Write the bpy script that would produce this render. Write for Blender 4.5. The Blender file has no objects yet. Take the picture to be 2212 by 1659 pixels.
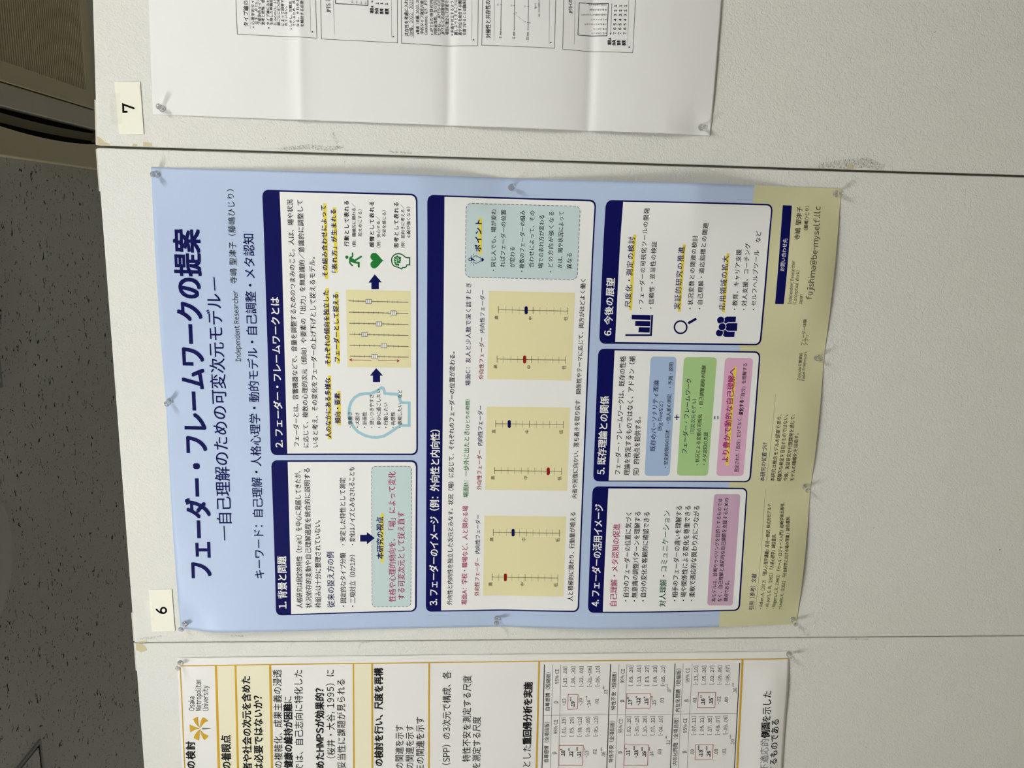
# -*- coding: utf-8 -*-
# A poster session: three white display panels under a dark ceiling, photographed with the camera turned on its side.
import bpy, bmesh, math, random
from mathutils import Vector, Matrix

random.seed(4)
SC = bpy.context.scene
COL = SC.collection
TOP = 2.10            # height of the display panels (m); prints are laid out in mm from the top left corner of the middle panel
CEIL = 2.70

# ------------------------------------------------------------------ camera, light, exposure
cam = bpy.data.cameras.new('camera')
cam.sensor_width = 36.0
cam.lens = 1713.2 / 2212 * 36.0
cam.clip_start = 0.02
cam_o = bpy.data.objects.new('camera', cam); COL.objects.link(cam_o)
RX = Vector((0.026189163, -0.061515531, -0.997762480))
RY = Vector((-0.979575342, -0.200634346, -0.013341983))
RZ = Vector((-0.199364683, 0.977732938, -0.065513544))
m = Matrix.Identity(4)
for i in range(3):
    m[i][0] = RX[i]; m[i][1] = -RY[i]; m[i][2] = -RZ[i]
m.translation = Vector((0.7947841, -1.4066878, TOP - 0.6065974))
cam_o.matrix_world = m
SC.camera = cam_o

SC.view_settings.view_transform = 'Standard'
SC.view_settings.look = 'None'
SC.view_settings.exposure = 0.0
SC.view_settings.gamma = 1.0
SC.view_settings.use_curve_mapping = False

world = bpy.data.worlds.new('world'); SC.world = world
world.use_nodes = True
world.node_tree.nodes['Background'].inputs[0].default_value = (0.9, 0.95, 1.0, 1)
world.node_tree.nodes['Background'].inputs[1].default_value = 0.0

LAMPS = []
def tube_lamp(x, y, power, colour):
    """a bare fluorescent tube on a slim batten under the ceiling, running away from the panels; it shines all round"""
    LAMPS.append((x, y, power, colour))
tube_lamp(-0.36, -1.40, 192, (0.99, 1.0, 0.975))
tube_lamp(1.56, -1.40, 164, (0.99, 1.0, 0.975))

# ------------------------------------------------------------------ materials
def lin(h):
    c = [int(h[i:i + 2], 16) / 255 for i in (0, 2, 4)]
    return tuple(v / 12.92 if v <= .04045 else ((v + .055) / 1.055) ** 2.4 for v in c) + (1,)
def base(name, colour, rough=.5, spec=.5):
    mt = bpy.data.materials.new(name); mt.use_nodes = True
    b = mt.node_tree.nodes['Principled BSDF']
    b.inputs['Base Color'].default_value = colour
    b.inputs['Roughness'].default_value = rough
    b.inputs['Specular IOR Level'].default_value = spec
    return mt, mt.node_tree, b
def node(nt, kind, **kw):
    n = nt.nodes.new(kind)
    for k, v in kw.items():
        if k in n.inputs: n.inputs[k].default_value = v
        else: setattr(n, k, v)
    return n
INK = {'navy': '05084c', 'ink': '1c1a20', 'black': '17171b', 'white': 'f2f2ef', 'paper': 'f2f2ef', 'red': '8c1717', 'crimson': 'a32a63', 'green': '1f7030',
       'darkgreen': '1b5a34', 'yellow': 'ecd84a', 'grey': '7d7d84', 'silver': 'b9b9b9', 'skyblue': 'a3cbd8', 'straw': 'eae2b2', 'teal': 'c8dada',
       'sand': 'd2cfa6', 'periwinkle': 'a9bfe0', 'leaf': 'a9cc8c', 'rose': 'e0b0cb', 'mauve': 'cba9c0', 'gold': 'cfa332', 'cream': 'efe9cc', 'boxred': 'b5304c', 'blue': 'bcd0f2'}
INKM = {}
def ink(k):
    if k not in INKM:
        INKM[k] = base('print_' + k, lin(INK[k]), .6, .09)[0]
    return INKM[k]
def paper_material(name, colour, rough, crease):
    mt, nt, b = base(name, lin(colour), rough, .4)
    tc = node(nt, 'ShaderNodeTexCoord')
    n1 = node(nt, 'ShaderNodeTexNoise', Scale=9.0, Detail=3.0, Roughness=.5)
    bp = node(nt, 'ShaderNodeBump', Strength=crease, Distance=.01)
    nt.links.new(tc.outputs['Object'], n1.inputs['Vector'])
    nt.links.new(n1.outputs['Fac'], bp.inputs['Height'])
    nt.links.new(bp.outputs['Normal'], b.inputs['Normal'])
    return mt
M_BLUE = paper_material('blue_poster_paper', 'b8c9e6', .45, .10)
M_WHITE = paper_material('white_poster_paper', 'efeeec', .5, .22)
M_GOLD = paper_material('gloss_poster_paper', 'f0eeea', .4, .22)
M_CARD = base('card', lin('f4f1e2'), .6, .3)[0]
M_MARKER = base('marker_ink', lin('0a0a0c'), .9, .05)[0]

def panel_material():
    """Embossed white vinyl over board, slightly yellowed and scuffed."""
    mt, nt, b = base('embossed_white_vinyl', lin('e6e5dc'), .62, .3)
    tc = node(nt, 'ShaderNodeTexCoord')
    n1 = node(nt, 'ShaderNodeTexNoise', Scale=165.0, Detail=1.5, Roughness=.5, Distortion=1.3)
    n2 = node(nt, 'ShaderNodeTexNoise', Scale=420.0, Detail=1.0)
    add = node(nt, 'ShaderNodeMath', operation='MULTIPLY_ADD'); add.inputs[1].default_value = .25
    nt.links.new(tc.outputs['Object'], n1.inputs['Vector']); nt.links.new(tc.outputs['Object'], n2.inputs['Vector'])
    nt.links.new(n2.outputs['Fac'], add.inputs[0]); nt.links.new(n1.outputs['Fac'], add.inputs[2])
    rp = node(nt, 'ShaderNodeValToRGB'); rp.color_ramp.elements[0].position = .38; rp.color_ramp.elements[1].position = .75
    nt.links.new(add.outputs[0], rp.inputs['Fac'])
    bp = node(nt, 'ShaderNodeBump', Strength=.5, Distance=.0010)
    nt.links.new(rp.outputs['Color'], bp.inputs['Height']); nt.links.new(bp.outputs['Normal'], b.inputs['Normal'])
    # uneven yellowing of the vinyl
    n3 = node(nt, 'ShaderNodeTexNoise', Scale=2.2, Detail=5.0, Roughness=.6)
    nt.links.new(tc.outputs['Object'], n3.inputs['Vector'])
    r3 = node(nt, 'ShaderNodeValToRGB')
    r3.color_ramp.elements[0].position = .35; r3.color_ramp.elements[0].color = lin('e5e4df')
    r3.color_ramp.elements[1].position = .72; r3.color_ramp.elements[1].color = lin('e4e2d9')
    nt.links.new(n3.outputs['Fac'], r3.inputs['Fac'])
    # sparse specks of dirt
    n4 = node(nt, 'ShaderNodeTexNoise', Scale=150.0, Detail=2.0)
    nt.links.new(tc.outputs['Object'], n4.inputs['Vector'])
    r4 = node(nt, 'ShaderNodeValToRGB'); r4.color_ramp.elements[0].position = .775; r4.color_ramp.elements[1].position = .815
    nt.links.new(n4.outputs['Fac'], r4.inputs['Fac'])
    mx = node(nt, 'ShaderNodeMix', data_type='RGBA'); mx.inputs['B'].default_value = lin('8d867a')
    nt.links.new(r4.outputs['Color'], mx.inputs['Factor']); nt.links.new(r3.outputs['Color'], mx.inputs['A'])
    nt.links.new(mx.outputs['Result'], b.inputs['Base Color'])
    return mt
M_PANEL = panel_material()
M_EDGE = base('panel_edge_strip', lin('c9c4b8'), .5, .4)[0]
M_CORE = base('panel_core_board', lin('cfc3a0'), .8, .2)[0]
M_STAIN = None
def stain_material():
    mt, nt, b = base('rubbed_dirt', lin('6d6658'), .8, .1)
    tc = node(nt, 'ShaderNodeTexCoord')
    n = node(nt, 'ShaderNodeTexNoise', Scale=420.0, Detail=5.0, Roughness=.7)
    nt.links.new(tc.outputs['Object'], n.inputs['Vector'])
    r = node(nt, 'ShaderNodeValToRGB'); r.color_ramp.elements[0].position = .46; r.color_ramp.elements[1].position = .72
    nt.links.new(n.outputs['Fac'], r.inputs['Fac'])
    mul = node(nt, 'ShaderNodeMath', operation='MULTIPLY'); mul.inputs[1].default_value = .75
    nt.links.new(r.outputs['Color'], mul.inputs[0]); nt.links.new(mul.outputs[0], b.inputs['Alpha'])
    return mt
M_STAIN = stain_material()

def ceiling_material():
    """Rock wool tiles: plain grey with short dark fissures and pinholes."""
    mt, nt, b = base('fissured_ceiling_tile', lin('8f8f8c'), .9, .1)
    tc = node(nt, 'ShaderNodeTexCoord')
    def marks(scale, stretch, lo, hi, dist, off):
        mp = node(nt, 'ShaderNodeMapping'); mp.inputs['Scale'].default_value = stretch; mp.inputs['Location'].default_value = off
        n = node(nt, 'ShaderNodeTexNoise', Scale=scale, Detail=2.0, Roughness=.55, Distortion=dist)
        r = node(nt, 'ShaderNodeValToRGB'); r.color_ramp.elements[0].position = lo; r.color_ramp.elements[1].position = hi
        nt.links.new(tc.outputs['Object'], mp.inputs['Vector']); nt.links.new(mp.outputs['Vector'], n.inputs['Vector'])
        nt.links.new(n.outputs['Fac'], r.inputs['Fac'])
        return r.outputs['Color']
    a = marks(80.0, (.58, 1, 1), .635, .68, 1.1, (0, 0, 0))
    c = marks(170.0, (.8, 1, 1), .655, .71, .2, (3, 1, 0))
    mx = node(nt, 'ShaderNodeMath', operation='MAXIMUM')
    nt.links.new(a, mx.inputs[0]); nt.links.new(c, mx.inputs[1])
    mix = node(nt, 'ShaderNodeMix', data_type='RGBA')
    mix.inputs['A'].default_value = lin('e9e9e5'); mix.inputs['B'].default_value = lin('5f5e5a')
    nt.links.new(mx.outputs[0], mix.inputs['Factor']); nt.links.new(mix.outputs['Result'], b.inputs['Base Color'])
    bp = node(nt, 'ShaderNodeBump', Strength=.5, Distance=-.003)
    nt.links.new(mx.outputs[0], bp.inputs['Height']); nt.links.new(bp.outputs['Normal'], b.inputs['Normal'])
    return mt
M_CEIL = ceiling_material()
M_WALL = base('painted_wall', lin('eeece6'), .8, .2)[0]
def floor_material():
    mt, nt, b = base('grey_carpet_tile', lin('a39d93'), .95, .1)
    tc = node(nt, 'ShaderNodeTexCoord'); n = node(nt, 'ShaderNodeTexNoise', Scale=180.0, Detail=3.0)
    r = node(nt, 'ShaderNodeValToRGB'); r.color_ramp.elements[0].color = lin('a59e94'); r.color_ramp.elements[1].color = lin('beb8ae')
    nt.links.new(tc.outputs['Object'], n.inputs['Vector']); nt.links.new(n.outputs['Fac'], r.inputs['Fac']); nt.links.new(r.outputs['Color'], b.inputs['Base Color'])
    return mt
M_FLOOR = floor_material()
M_AC = base('aged_cream_plastic', lin('efe3bf'), .5, .4)[0]
M_AC_GREY = base('grey_plastic', lin('e3dfcd'), .5, .4)[0]
M_AC_DARK = base('outlet_shade', lin('161614'), .8, .1)[0]  # near-black colour stands for the shade inside the air outlets
M_LOUVRE = base('louvre_plastic', lin('8f8b70'), .6, .3)[0]
M_GRILLE = base('shaded_grille_backing', lin('4a4533'), .8, .2)[0]  # backing coloured dark to paint the shade between the ribs
M_ALU = base('aluminium_frame', lin('9a9a98'), .35, .5)[0]; M_ALU.node_tree.nodes['Principled BSDF'].inputs['Metallic'].default_value = .8
M_GAP = base('dark_gap', lin('0c0c0c'), .9, .0)[0]
M_FIX = base('grey_fixture', lin('efefed'), .5, .3)[0]
def clear_plastic():
    mt, nt, b = base('clear_plastic', (1, 1, 1, 1), .04, .8)
    b.inputs['Transmission Weight'].default_value = .93; b.inputs['IOR'].default_value = 1.46
    return mt
M_CLEAR = clear_plastic()
M_STEEL = base('steel', (.6, .6, .6, 1), .25, .5)[0]; M_STEEL.node_tree.nodes['Principled BSDF'].inputs['Metallic'].default_value = 1
def tape_material():
    mt, nt, b = base('clear_tape', lin('f3efe2'), .18, .5)
    b.inputs['Alpha'].default_value = .16
    tc = node(nt, 'ShaderNodeTexCoord'); n = node(nt, 'ShaderNodeTexNoise', Scale=60.0, Detail=2.0)
    bp = node(nt, 'ShaderNodeBump', Strength=.25, Distance=.001)
    nt.links.new(tc.outputs['Object'], n.inputs['Vector']); nt.links.new(n.outputs['Fac'], bp.inputs['Height']); nt.links.new(bp.outputs['Normal'], b.inputs['Normal'])
    return mt
M_TAPE = tape_material()

# ------------------------------------------------------------------ object helpers
def empty(name, loc, label=None, cat=None, group=None):
    o = bpy.data.objects.new(name, None); COL.objects.link(o); o.location = loc; o.empty_display_size = .05
    tag(o, label, cat, group); return o
def tag(o, label=None, cat=None, group=None, kind=None):
    for k, v in (('label', label), ('category', cat), ('group', group), ('kind', kind)):
        if v: o[k] = v
    return o
def mesh_obj(name, verts, faces, mats, parent=None, loc=(0, 0, 0), fm=None, smooth=False):
    me = bpy.data.meshes.new(name); me.from_pydata([tuple(v) for v in verts], [], faces)
    for mt in (mats if isinstance(mats, (list, tuple)) else [mats]): me.materials.append(mt)
    if fm: me.polygons.foreach_set('material_index', fm)
    if smooth: me.polygons.foreach_set('use_smooth', [True] * len(me.polygons))
    me.update()
    o = bpy.data.objects.new(name, me); COL.objects.link(o); o.location = loc
    if parent: o.parent = parent
    return o
class Mesh:
    """Collects boxes, prisms and lathes; build() links them as one mesh object."""
    def __init__(self): self.v = []; self.f = []; self.m = []
    def add(self, vs, fs, mi=0):
        n = len(self.v); self.v += [tuple(v) for v in vs]; self.f += [[i + n for i in f] for f in fs]; self.m += [mi] * len(fs)
    def box(self, x0, x1, y0, y1, z0, z1, mi=0):
        vs = [(x, y, z) for x in (x0, x1) for y in (y0, y1) for z in (z0, z1)]
        self.add(vs, [(0, 1, 3, 2), (4, 6, 7, 5), (0, 4, 5, 1), (2, 3, 7, 6), (0, 2, 6, 4), (1, 5, 7, 3)], mi)
    def prism(self, pts, z0, z1, mi=0):
        """a polygon in x, y (counter-clockwise) pulled from z0 to z1"""
        n = len(pts)
        vs = [(x, y, z0) for x, y in pts] + [(x, y, z1) for x, y in pts]
        fs = [tuple(range(n - 1, -1, -1)), tuple(range(n, 2 * n))] + [(i, (i + 1) % n, n + (i + 1) % n, n + i) for i in range(n)]
        self.add(vs, fs, mi)
    def lathe(self, prof, axis='y', seg=24, mi=0, centre=(0, 0, 0)):
        """prof: (radius, position along the axis)"""
        vs = []; fs = []
        for r, h in prof:
            for k in range(seg):
                a = 2 * math.pi * k / seg; c, s = r * math.cos(a), r * math.sin(a)
                p = (c, h, s) if axis == 'y' else (c, s, h)
                vs.append(tuple(p[i] + centre[i] for i in range(3)))
        for i in range(len(prof) - 1):
            for k in range(seg):
                a, b_ = i * seg + k, i * seg + (k + 1) % seg
                fs.append((a, b_, b_ + seg, a + seg))
        fs.append(tuple(range(seg))); fs.append(tuple(range((len(prof) - 1) * seg, len(prof) * seg))[::-1])
        self.add(vs, fs, mi)
    def build(self, name, mats, parent=None, loc=(0, 0, 0), smooth=False, bevel=0, seg=2, angle=40):
        o = mesh_obj(name, self.v, self.f, mats, parent, loc, self.m, smooth)
        bm = bmesh.new(); bm.from_mesh(o.data); bmesh.ops.recalc_face_normals(bm, faces=bm.faces); bm.to_mesh(o.data); bm.free()
        if bevel:
            md = o.modifiers.new('bevel', 'BEVEL'); md.width = bevel; md.segments = seg; md.limit_method = 'ANGLE'; md.angle_limit = math.radians(angle)
        return o

# ------------------------------------------------------------------ the room
def slab(name, x0, x1, y0, y1, z0, z1, mt):
    k = Mesh(); k.box(x0, x1, y0, y1, z0, z1); return tag(k.build(name, mt), kind='structure')
slab('floor', -5, 6, -7, 2.4, -.06, 0, M_FLOOR)
slab('ceiling', -5, 6, -7, 2.4, CEIL, CEIL + .06, M_CEIL)
slab('wall_front', -5, 6, 2.4, 2.5, 0, CEIL, M_WALL)
slab('wall_back', -5, 6, -7.1, -7, 0, CEIL, M_WALL)
slab('wall_left', -5.1, -5, -7, 2.4, 0, CEIL, M_WALL)
slab('wall_right', 6, 6.1, -7, 2.4, 0, CEIL, M_WALL)

# ------------------------------------------------------------------ the two lamps over the panels
M_BATTEN = base('white_batten', lin('e8e8e4'), .5, .3)[0]
for x, y, power, colour in LAMPS:
    mt = bpy.data.materials.new('lit_tube'); mt.use_nodes = True; nt = mt.node_tree
    em = node(nt, 'ShaderNodeEmission', Color=colour + (1,), Strength=power)
    nt.links.new(em.outputs[0], nt.nodes['Material Output'].inputs['Surface'])
    r = empty('ceiling_light', (x, y, CEIL), 'slim ceiling batten with one bare lit tube, %s of the pair' % ('left' if x < 0 else 'right'), 'ceiling light', 'tube lights over the panels')
    k = Mesh(); k.box(-.03, .03, -.60, .60, -.045, 0)
    for s in (-1, 1): k.box(-.012, .012, s * .59 - .012, s * .59 + .012, -.10, -.04)
    k.build('batten', M_BATTEN, r, bevel=.004)
    k = Mesh(); k.lathe([(.016, -.58), (.016, .58)], 'y', 20, centre=(0, 0, -.085)); k.build('tube', mt, r, smooth=True)

# ------------------------------------------------------------------ lifts of the three posters off the boards (mm)
WHITE_PINS = [(963.6,-111),(964.2,-1015.2)]
GOLD_PINS = [(-40.2,-84.1),(-33.5,-1267.8)]
BLUE_PINS = [(40,-97.1),(858.8,-96.4),(47.5,-684.3),(854.1,-690.1),(469.3,-94.1),(40.8,-1268),(316.2,-1265.2),(565.1,-1262.5),(859.5,-1266)]
BLUE_PRINT = [
('T','title_text','フェーダー・フレームワークの提案',47.5,(135.5,-154.1),(768.4,-161.4),'navy',0.03,0),
('L','subtitle_text',[(207.8,-178.3),(236,-178.3)],1.7,'navy',0,4),
('L','subtitle_text',[(666.2,-182.1),(689.7,-181.7)],1.7,'navy',0,4),
('T','subtitle_text','自己理解のための可変次元モデル',28.9,(241.1,-192.7),(660.6,-192.7),'navy',0.01,0),
('T','author_text','Independent Researcher',12.26,(542,-220.8),(666.5,-220.3),'black',0,1),
('T','author_text','寺嶋 聖津子（藤嶋ひじり）',13.29,(679,-220.4),(837.2,-222.2),'black',0,0),
('T','keyword_text','キーワード：自己理解・人格心理学・動的モデル・自己調整・メタ認知',20.4,(133.5,-248.4),(764,-251.9),'navy',0.01,0),
('B','footer_band',[(30.1,-1119.4),(869.4,-1114.2),(869.3,-1275.5),(30.2,-1278)],'sand',0,1,'all'),
('B','section_panel.1',[(60.2,-267.5),(361.5,-267.2),(363.3,-530.8),(63.4,-530.1)],'navy',11,2,'all'),
('B','section_panel.1/panel_field',[(62.8,-295.6),(358.6,-296.5),(360.2,-527.9),(65.9,-527)],'paper',9,3,'bottom'),
('B','section_panel.2',[(371.1,-266.8),(838.2,-269),(838.3,-530.1),(373,-531.5)],'navy',11,2,'all'),
('B','section_panel.2/panel_field',[(374.3,-296.2),(835.5,-298.2),(835.6,-527.6),(376,-528.6)],'paper',9,3,'bottom'),
('B','section_panel.3',[(62.9,-547.3),(837.3,-546.9),(837.2,-837.7),(63.2,-841.3)],'navy',11,2,'all'),
('B','section_panel.3/panel_field',[(65.5,-576.5),(834.9,-576),(834.2,-835.3),(66,-838.5)],'paper',9,3,'bottom'),
('B','section_panel.4',[(62.1,-858.6),(314.9,-857.1),(313.7,-1153.9),(62.1,-1159.1)],'navy',11,2,'all'),
('B','section_panel.4/panel_field',[(64.5,-887.4),(310.9,-887.1),(310.9,-1151.4),(64.7,-1155.8)],'paper',9,3,'bottom'),
('B','section_panel.5',[(324.6,-857.4),(575.7,-855.4),(575.5,-1155.9),(324.7,-1158.4)],'navy',11,2,'all'),
('B','section_panel.5/panel_field',[(326.5,-886.8),(572.9,-885.3),(572.7,-1153.2),(327.1,-1155.2)],'paper',9,3,'bottom'),
('B','section_panel.6',[(584.7,-856.4),(837.4,-854.3),(838.8,-1152.8),(586.7,-1155.1)],'navy',11,2,'all'),
('B','section_panel.6/panel_field',[(588.3,-885.5),(835.1,-884.2),(836,-1150.1),(589.3,-1151.9)],'paper',9,3,'bottom'),
('T','section_panel.1/heading_text','1. 背景と問題',18.25,(74.4,-288.5),(176,-288.9),'white',0.02,0),
('T','section_panel.2/heading_text','2. フェーダー・フレームワークとは',16.77,(386.1,-289.9),(656.8,-290.8),'white',0.02,0),
('T','section_panel.3/heading_text','3. フェーダーのイメージ（例：外向性と内向性）',18.3,(76.3,-570.1),(421.4,-571.3),'white',0.02,0),
('T','section_panel.4/heading_text','4. フェーダーの活用イメージ',18.48,(75.5,-880.3),(279.5,-879.6),'white',0.02,0),
('T','section_panel.5/heading_text','5. 既存理論との関係',17.78,(338.7,-879.3),(487.8,-879.7),'white',0.02,0),
('T','section_panel.6/heading_text','6. 今後の展望',16.64,(599.9,-878.4),(702.7,-879.1),'white',0.02,0),
('T','section_panel.1/body_text.1','人格研究は固定的特性（trait）を中心に発展してきたが、',12.18,(74.3,-317),(341.4,-319.4),'black',0.01,0),
('T','section_panel.1/body_text.2','状況依存的変動や自己理解過程を統合的に説明する',12.18,(74,-333.6),(346.8,-336.2),'black',0.01,0),
('T','section_panel.1/body_text.3','枠組みは十分に整理されていない。',12.36,(74.2,-351.5),(247.5,-352.8),'black',0.01,0),
('T','section_panel.1/body_text.4','従来の捉え方の例',14.82,(74.3,-376.5),(185.2,-376.3),'navy',0.01,0),
('T','section_panel.1/bullet_text.5','・固定的なタイプ分類',12.02,(75.4,-397.9),(182.7,-398.3),'black',0.01,0),
('T','section_panel.1/bullet_text.6','・安定した特性として測定',11.59,(197.7,-398.3),(329.1,-399.5),'black',0.01,0),
('T','section_panel.1/bullet_text.7','・二項対立（0か1か）',12.03,(75.1,-415.4),(178.8,-415.6),'black',0.01,0),
('T','section_panel.1/bullet_text.8','・変化はノイズとみなされることも',11.56,(198.1,-416),(349.7,-416.4),'black',0.01,0),
('B','section_panel.1/note_box',[(74,-446.1),(351,-447.5),(351.9,-520.2),(74.1,-518.9)],'teal',7,4,'all'),
('D','section_panel.1/dashed_border',[(74,-446.1),(351,-447.5),(351.9,-520.2),(74.1,-518.9)],7,'navy'),
('P','section_panel.1/arrow_mark',[(205.2,-425),(218.5,-425.1),(218.5,-437.5),(223.9,-437.6),(212.2,-452),(199.7,-437.3),(205.1,-437.4)],'navy',5),
('P','section_panel.1/highlight_stripe',[(163.4,-462.5),(260.4,-463.3),(260.4,-468.9),(163.4,-468.2)],'yellow',5),
('T','section_panel.1/body_text.9','本研究の視点',14.27,(170.6,-468.2),(253.7,-468.2),'navy',0.02,0),
('T','section_panel.1/body_text.10','性格や心理的傾向を、「場」によって変化',14.55,(84,-490.6),(341.5,-490.8),'crimson',0.01,0),
('T','section_panel.1/body_text.11','する可変次元として捉え直す',14.71,(88,-507.8),(264.1,-507.3),'crimson',0.01,0),
('T','section_panel.2/body_text.12','フェーダーとは、音響機器などで、音量を調整するためのつまみのこと。人は、場や状況',11.14,(387.8,-318.5),(823.3,-319.7),'black',0.01,0),
('T','section_panel.2/body_text.13','に応じて、複数の心理的次元（傾向）や要素の「出力」を無意識的／意識的に調整して',11.15,(386.4,-335.2),(822.7,-336.5),'black',0.01,0),
('T','section_panel.2/body_text.14','いると考え、その変化をフェーダーの上げ下げとして捉えるモデル。',11.32,(386.5,-351.9),(727.4,-353.8),'black',0.01,0),
('P','section_panel.2/highlight_stripe.0',[(401.7,-369.7),(519.2,-371.4),(519.3,-377.5),(401.7,-376)],'yellow',4),
('T','section_panel.2/body_text.15','人のなかにある多様な',11.4,(404.5,-375.8),(515.1,-376.3),'navy',0.02,0),
('P','section_panel.2/highlight_stripe.1',[(428.1,-387.2),(491,-387.6),(491.4,-393.6),(428.2,-393.2)],'yellow',4),
('T','section_panel.2/body_text.16','傾向・要素',11.41,(431.4,-392.8),(487.2,-393),'navy',0.02,0),
('P','section_panel.2/highlight_stripe.2',[(535.5,-371.5),(674,-370.5),(674.4,-376.3),(535.8,-377.4)],'yellow',4),
('T','section_panel.2/body_text.17','それぞれの傾向を独立した',10.94,(539.2,-377.2),(670.6,-376),'navy',0.02,0),
('P','section_panel.2/highlight_stripe.3',[(541.5,-387.8),(668.1,-387),(668.7,-392.8),(541.6,-393.7)],'yellow',4),
('T','section_panel.2/body_text.18','フェーダーとして捉える',10.95,(544.8,-393.3),(664.7,-392.8),'navy',0.02,0),
('P','section_panel.2/highlight_stripe.4',[(690.2,-369.9),(818.1,-370.6),(818.5,-376.2),(690.6,-375.7)],'yellow',4),
('T','section_panel.2/body_text.19','その組み合わせによって',10.48,(694.5,-375.1),(814.9,-375.4),'navy',0.02,0),
('P','section_panel.2/highlight_stripe.5',[(701.2,-386.7),(811.9,-386.6),(812.5,-392.2),(701.6,-392.4)],'yellow',4),
('T','section_panel.2/body_text.20','「表れ方」が生まれる',10.48,(701.8,-391.8),(808.7,-391.9),'navy',0.02,0),
('L','section_panel.2/head_outline',[(429,-515.6),(428.8,-499.7),(422.4,-490.7),(416,-482.2),(408.4,-470.1),(406,-458),(406.1,-448.4),(409,-436.4),(415.4,-424.4),(424.1,-416.1),(434.1,-410.7),(447.8,-407.6),(460.2,-408.5),(471.4,-412),(480.1,-418.5),(485.6,-427.6),(487.2,-437.2),(487.4,-447.9),(491.4,-456.3),(495.4,-462.3),(498.4,-466.4),(497.2,-469.7),(492.6,-471.1),(488.1,-472),(487.1,-482.5),(486.7,-494.5),(482.3,-498.1),(476.1,-499),(471.2,-501.7),(471.1,-515.6)],5.2,'skyblue',1,4),
('T','section_panel.2/bullet_text.21','・慎重さ',8.63,(424.1,-413.7),(452.8,-413.4),'black',0.01,0),
('T','section_panel.2/bullet_text.22','・大胆さ',8.64,(424.2,-426.6),(452.2,-426.5),'black',0.01,0),
('T','section_panel.2/bullet_text.23','・計画性',8.64,(423.9,-439.6),(453.1,-439.4),'black',0.01,0),
('T','section_panel.2/bullet_text.24','・思いつきやすさ',8.61,(424,-452.4),(485.4,-452.2),'black',0.01,0),
('T','section_panel.2/bullet_text.25','・静かに過ごしたい',8.6,(424.1,-465.1),(495.4,-464.4),'black',0.01,0),
('T','section_panel.2/bullet_text.26','・行動したい',8.64,(424,-477.7),(470.9,-477.2),'black',0.01,0),
('T','section_panel.2/bullet_text.27','・共感性',8.66,(423.9,-490.5),(453.7,-490.3),'black',0.01,0),
('T','section_panel.2/bullet_text.28','・表現したい',8.65,(424.6,-503),(470,-502.4),'black',0.01,0),
('T','section_panel.2/body_text.29','など',8.55,(479.9,-503.1),(495.2,-502.9),'black',0.01,0),
('P','section_panel.2/arrow_mark',[(508.3,-451),(520.3,-451.1),(520.2,-445.9),(534,-457.1),(520.5,-469.1),(520.5,-463.9),(508.5,-463.8)],'navy',4),
('P','section_panel.2/arrow_mark.1',[(674.1,-449.9),(685.7,-450),(685.6,-444.9),(700.3,-455.9),(686.6,-468.1),(686.5,-463),(674.4,-462.9)],'navy',4),
('B','section_panel.2/fader_chart',[(535.5,-406.6),(672.7,-405.8),(672.5,-518.1),(535.7,-518.9)],'straw',0,4,'all'),
('L','section_panel.2/fader_chart',[(555.2,-411.1),(554.6,-514.6)],0.9,'ink',0,6),
('L','section_panel.2/fader_chart',[(557.6,-419.7),(552.7,-419.7)],0.45,'grey',0,5),
('L','section_panel.2/fader_chart',[(557.5,-428.4),(552.7,-428.3)],0.45,'grey',0,5),
('L','section_panel.2/fader_chart',[(557.5,-437),(552.6,-436.9)],0.45,'grey',0,5),
('L','section_panel.2/fader_chart',[(557.4,-445.6),(552.6,-445.6)],0.45,'grey',0,5),
('L','section_panel.2/fader_chart',[(557.4,-454.2),(552.5,-454.2)],0.45,'grey',0,5),
('L','section_panel.2/fader_chart',[(557.3,-462.9),(552.5,-462.9)],0.45,'grey',0,5),
('L','section_panel.2/fader_chart',[(557.3,-471.5),(552.4,-471.5)],0.45,'grey',0,5),
('L','section_panel.2/fader_chart',[(557.2,-480.2),(552.4,-480.2)],0.45,'grey',0,5),
('L','section_panel.2/fader_chart',[(557.2,-488.9),(552.3,-488.8)],0.45,'grey',0,5),
('L','section_panel.2/fader_chart',[(557.1,-497.5),(552.3,-497.5)],0.45,'grey',0,5),
('P','section_panel.2/fader_knob.1452',[(550.7,-449),(558.9,-449.1),(559.1,-459.4),(550.9,-459.4)],'ink',7),
('P','section_panel.2/fader_knob.1452',[(551.4,-449.7),(558.2,-449.8),(558.4,-458.7),(551.6,-458.7)],'white',8),
('P','section_panel.2/fader_knob.1452',[(551.7,-451.4),(558,-451.4),(558,-453.1),(551.7,-453)],'silver',9),
('P','section_panel.2/fader_knob.1452',[(551.8,-454.9),(558,-455),(558.1,-456.4),(551.8,-456.3)],'silver',9),
('L','section_panel.2/fader_chart',[(574.7,-410.9),(574,-514.1)],0.9,'ink',0,6),
('L','section_panel.2/fader_chart',[(577,-419.5),(572.2,-419.5)],0.45,'grey',0,5),
('L','section_panel.2/fader_chart',[(577,-428.1),(572.2,-428.1)],0.45,'grey',0,5),
('L','section_panel.2/fader_chart',[(576.9,-436.7),(572.1,-436.7)],0.45,'grey',0,5),
('L','section_panel.2/fader_chart',[(576.9,-445.3),(572,-445.3)],0.45,'grey',0,5),
('L','section_panel.2/fader_chart',[(576.8,-453.9),(572,-453.9)],0.45,'grey',0,5),
('L','section_panel.2/fader_chart',[(576.7,-462.6),(571.9,-462.5)],0.45,'grey',0,5),
('L','section_panel.2/fader_chart',[(576.7,-471.2),(571.9,-471.2)],0.45,'grey',0,5),
('L','section_panel.2/fader_chart',[(576.6,-479.8),(571.8,-479.8)],0.45,'grey',0,5),
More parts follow.
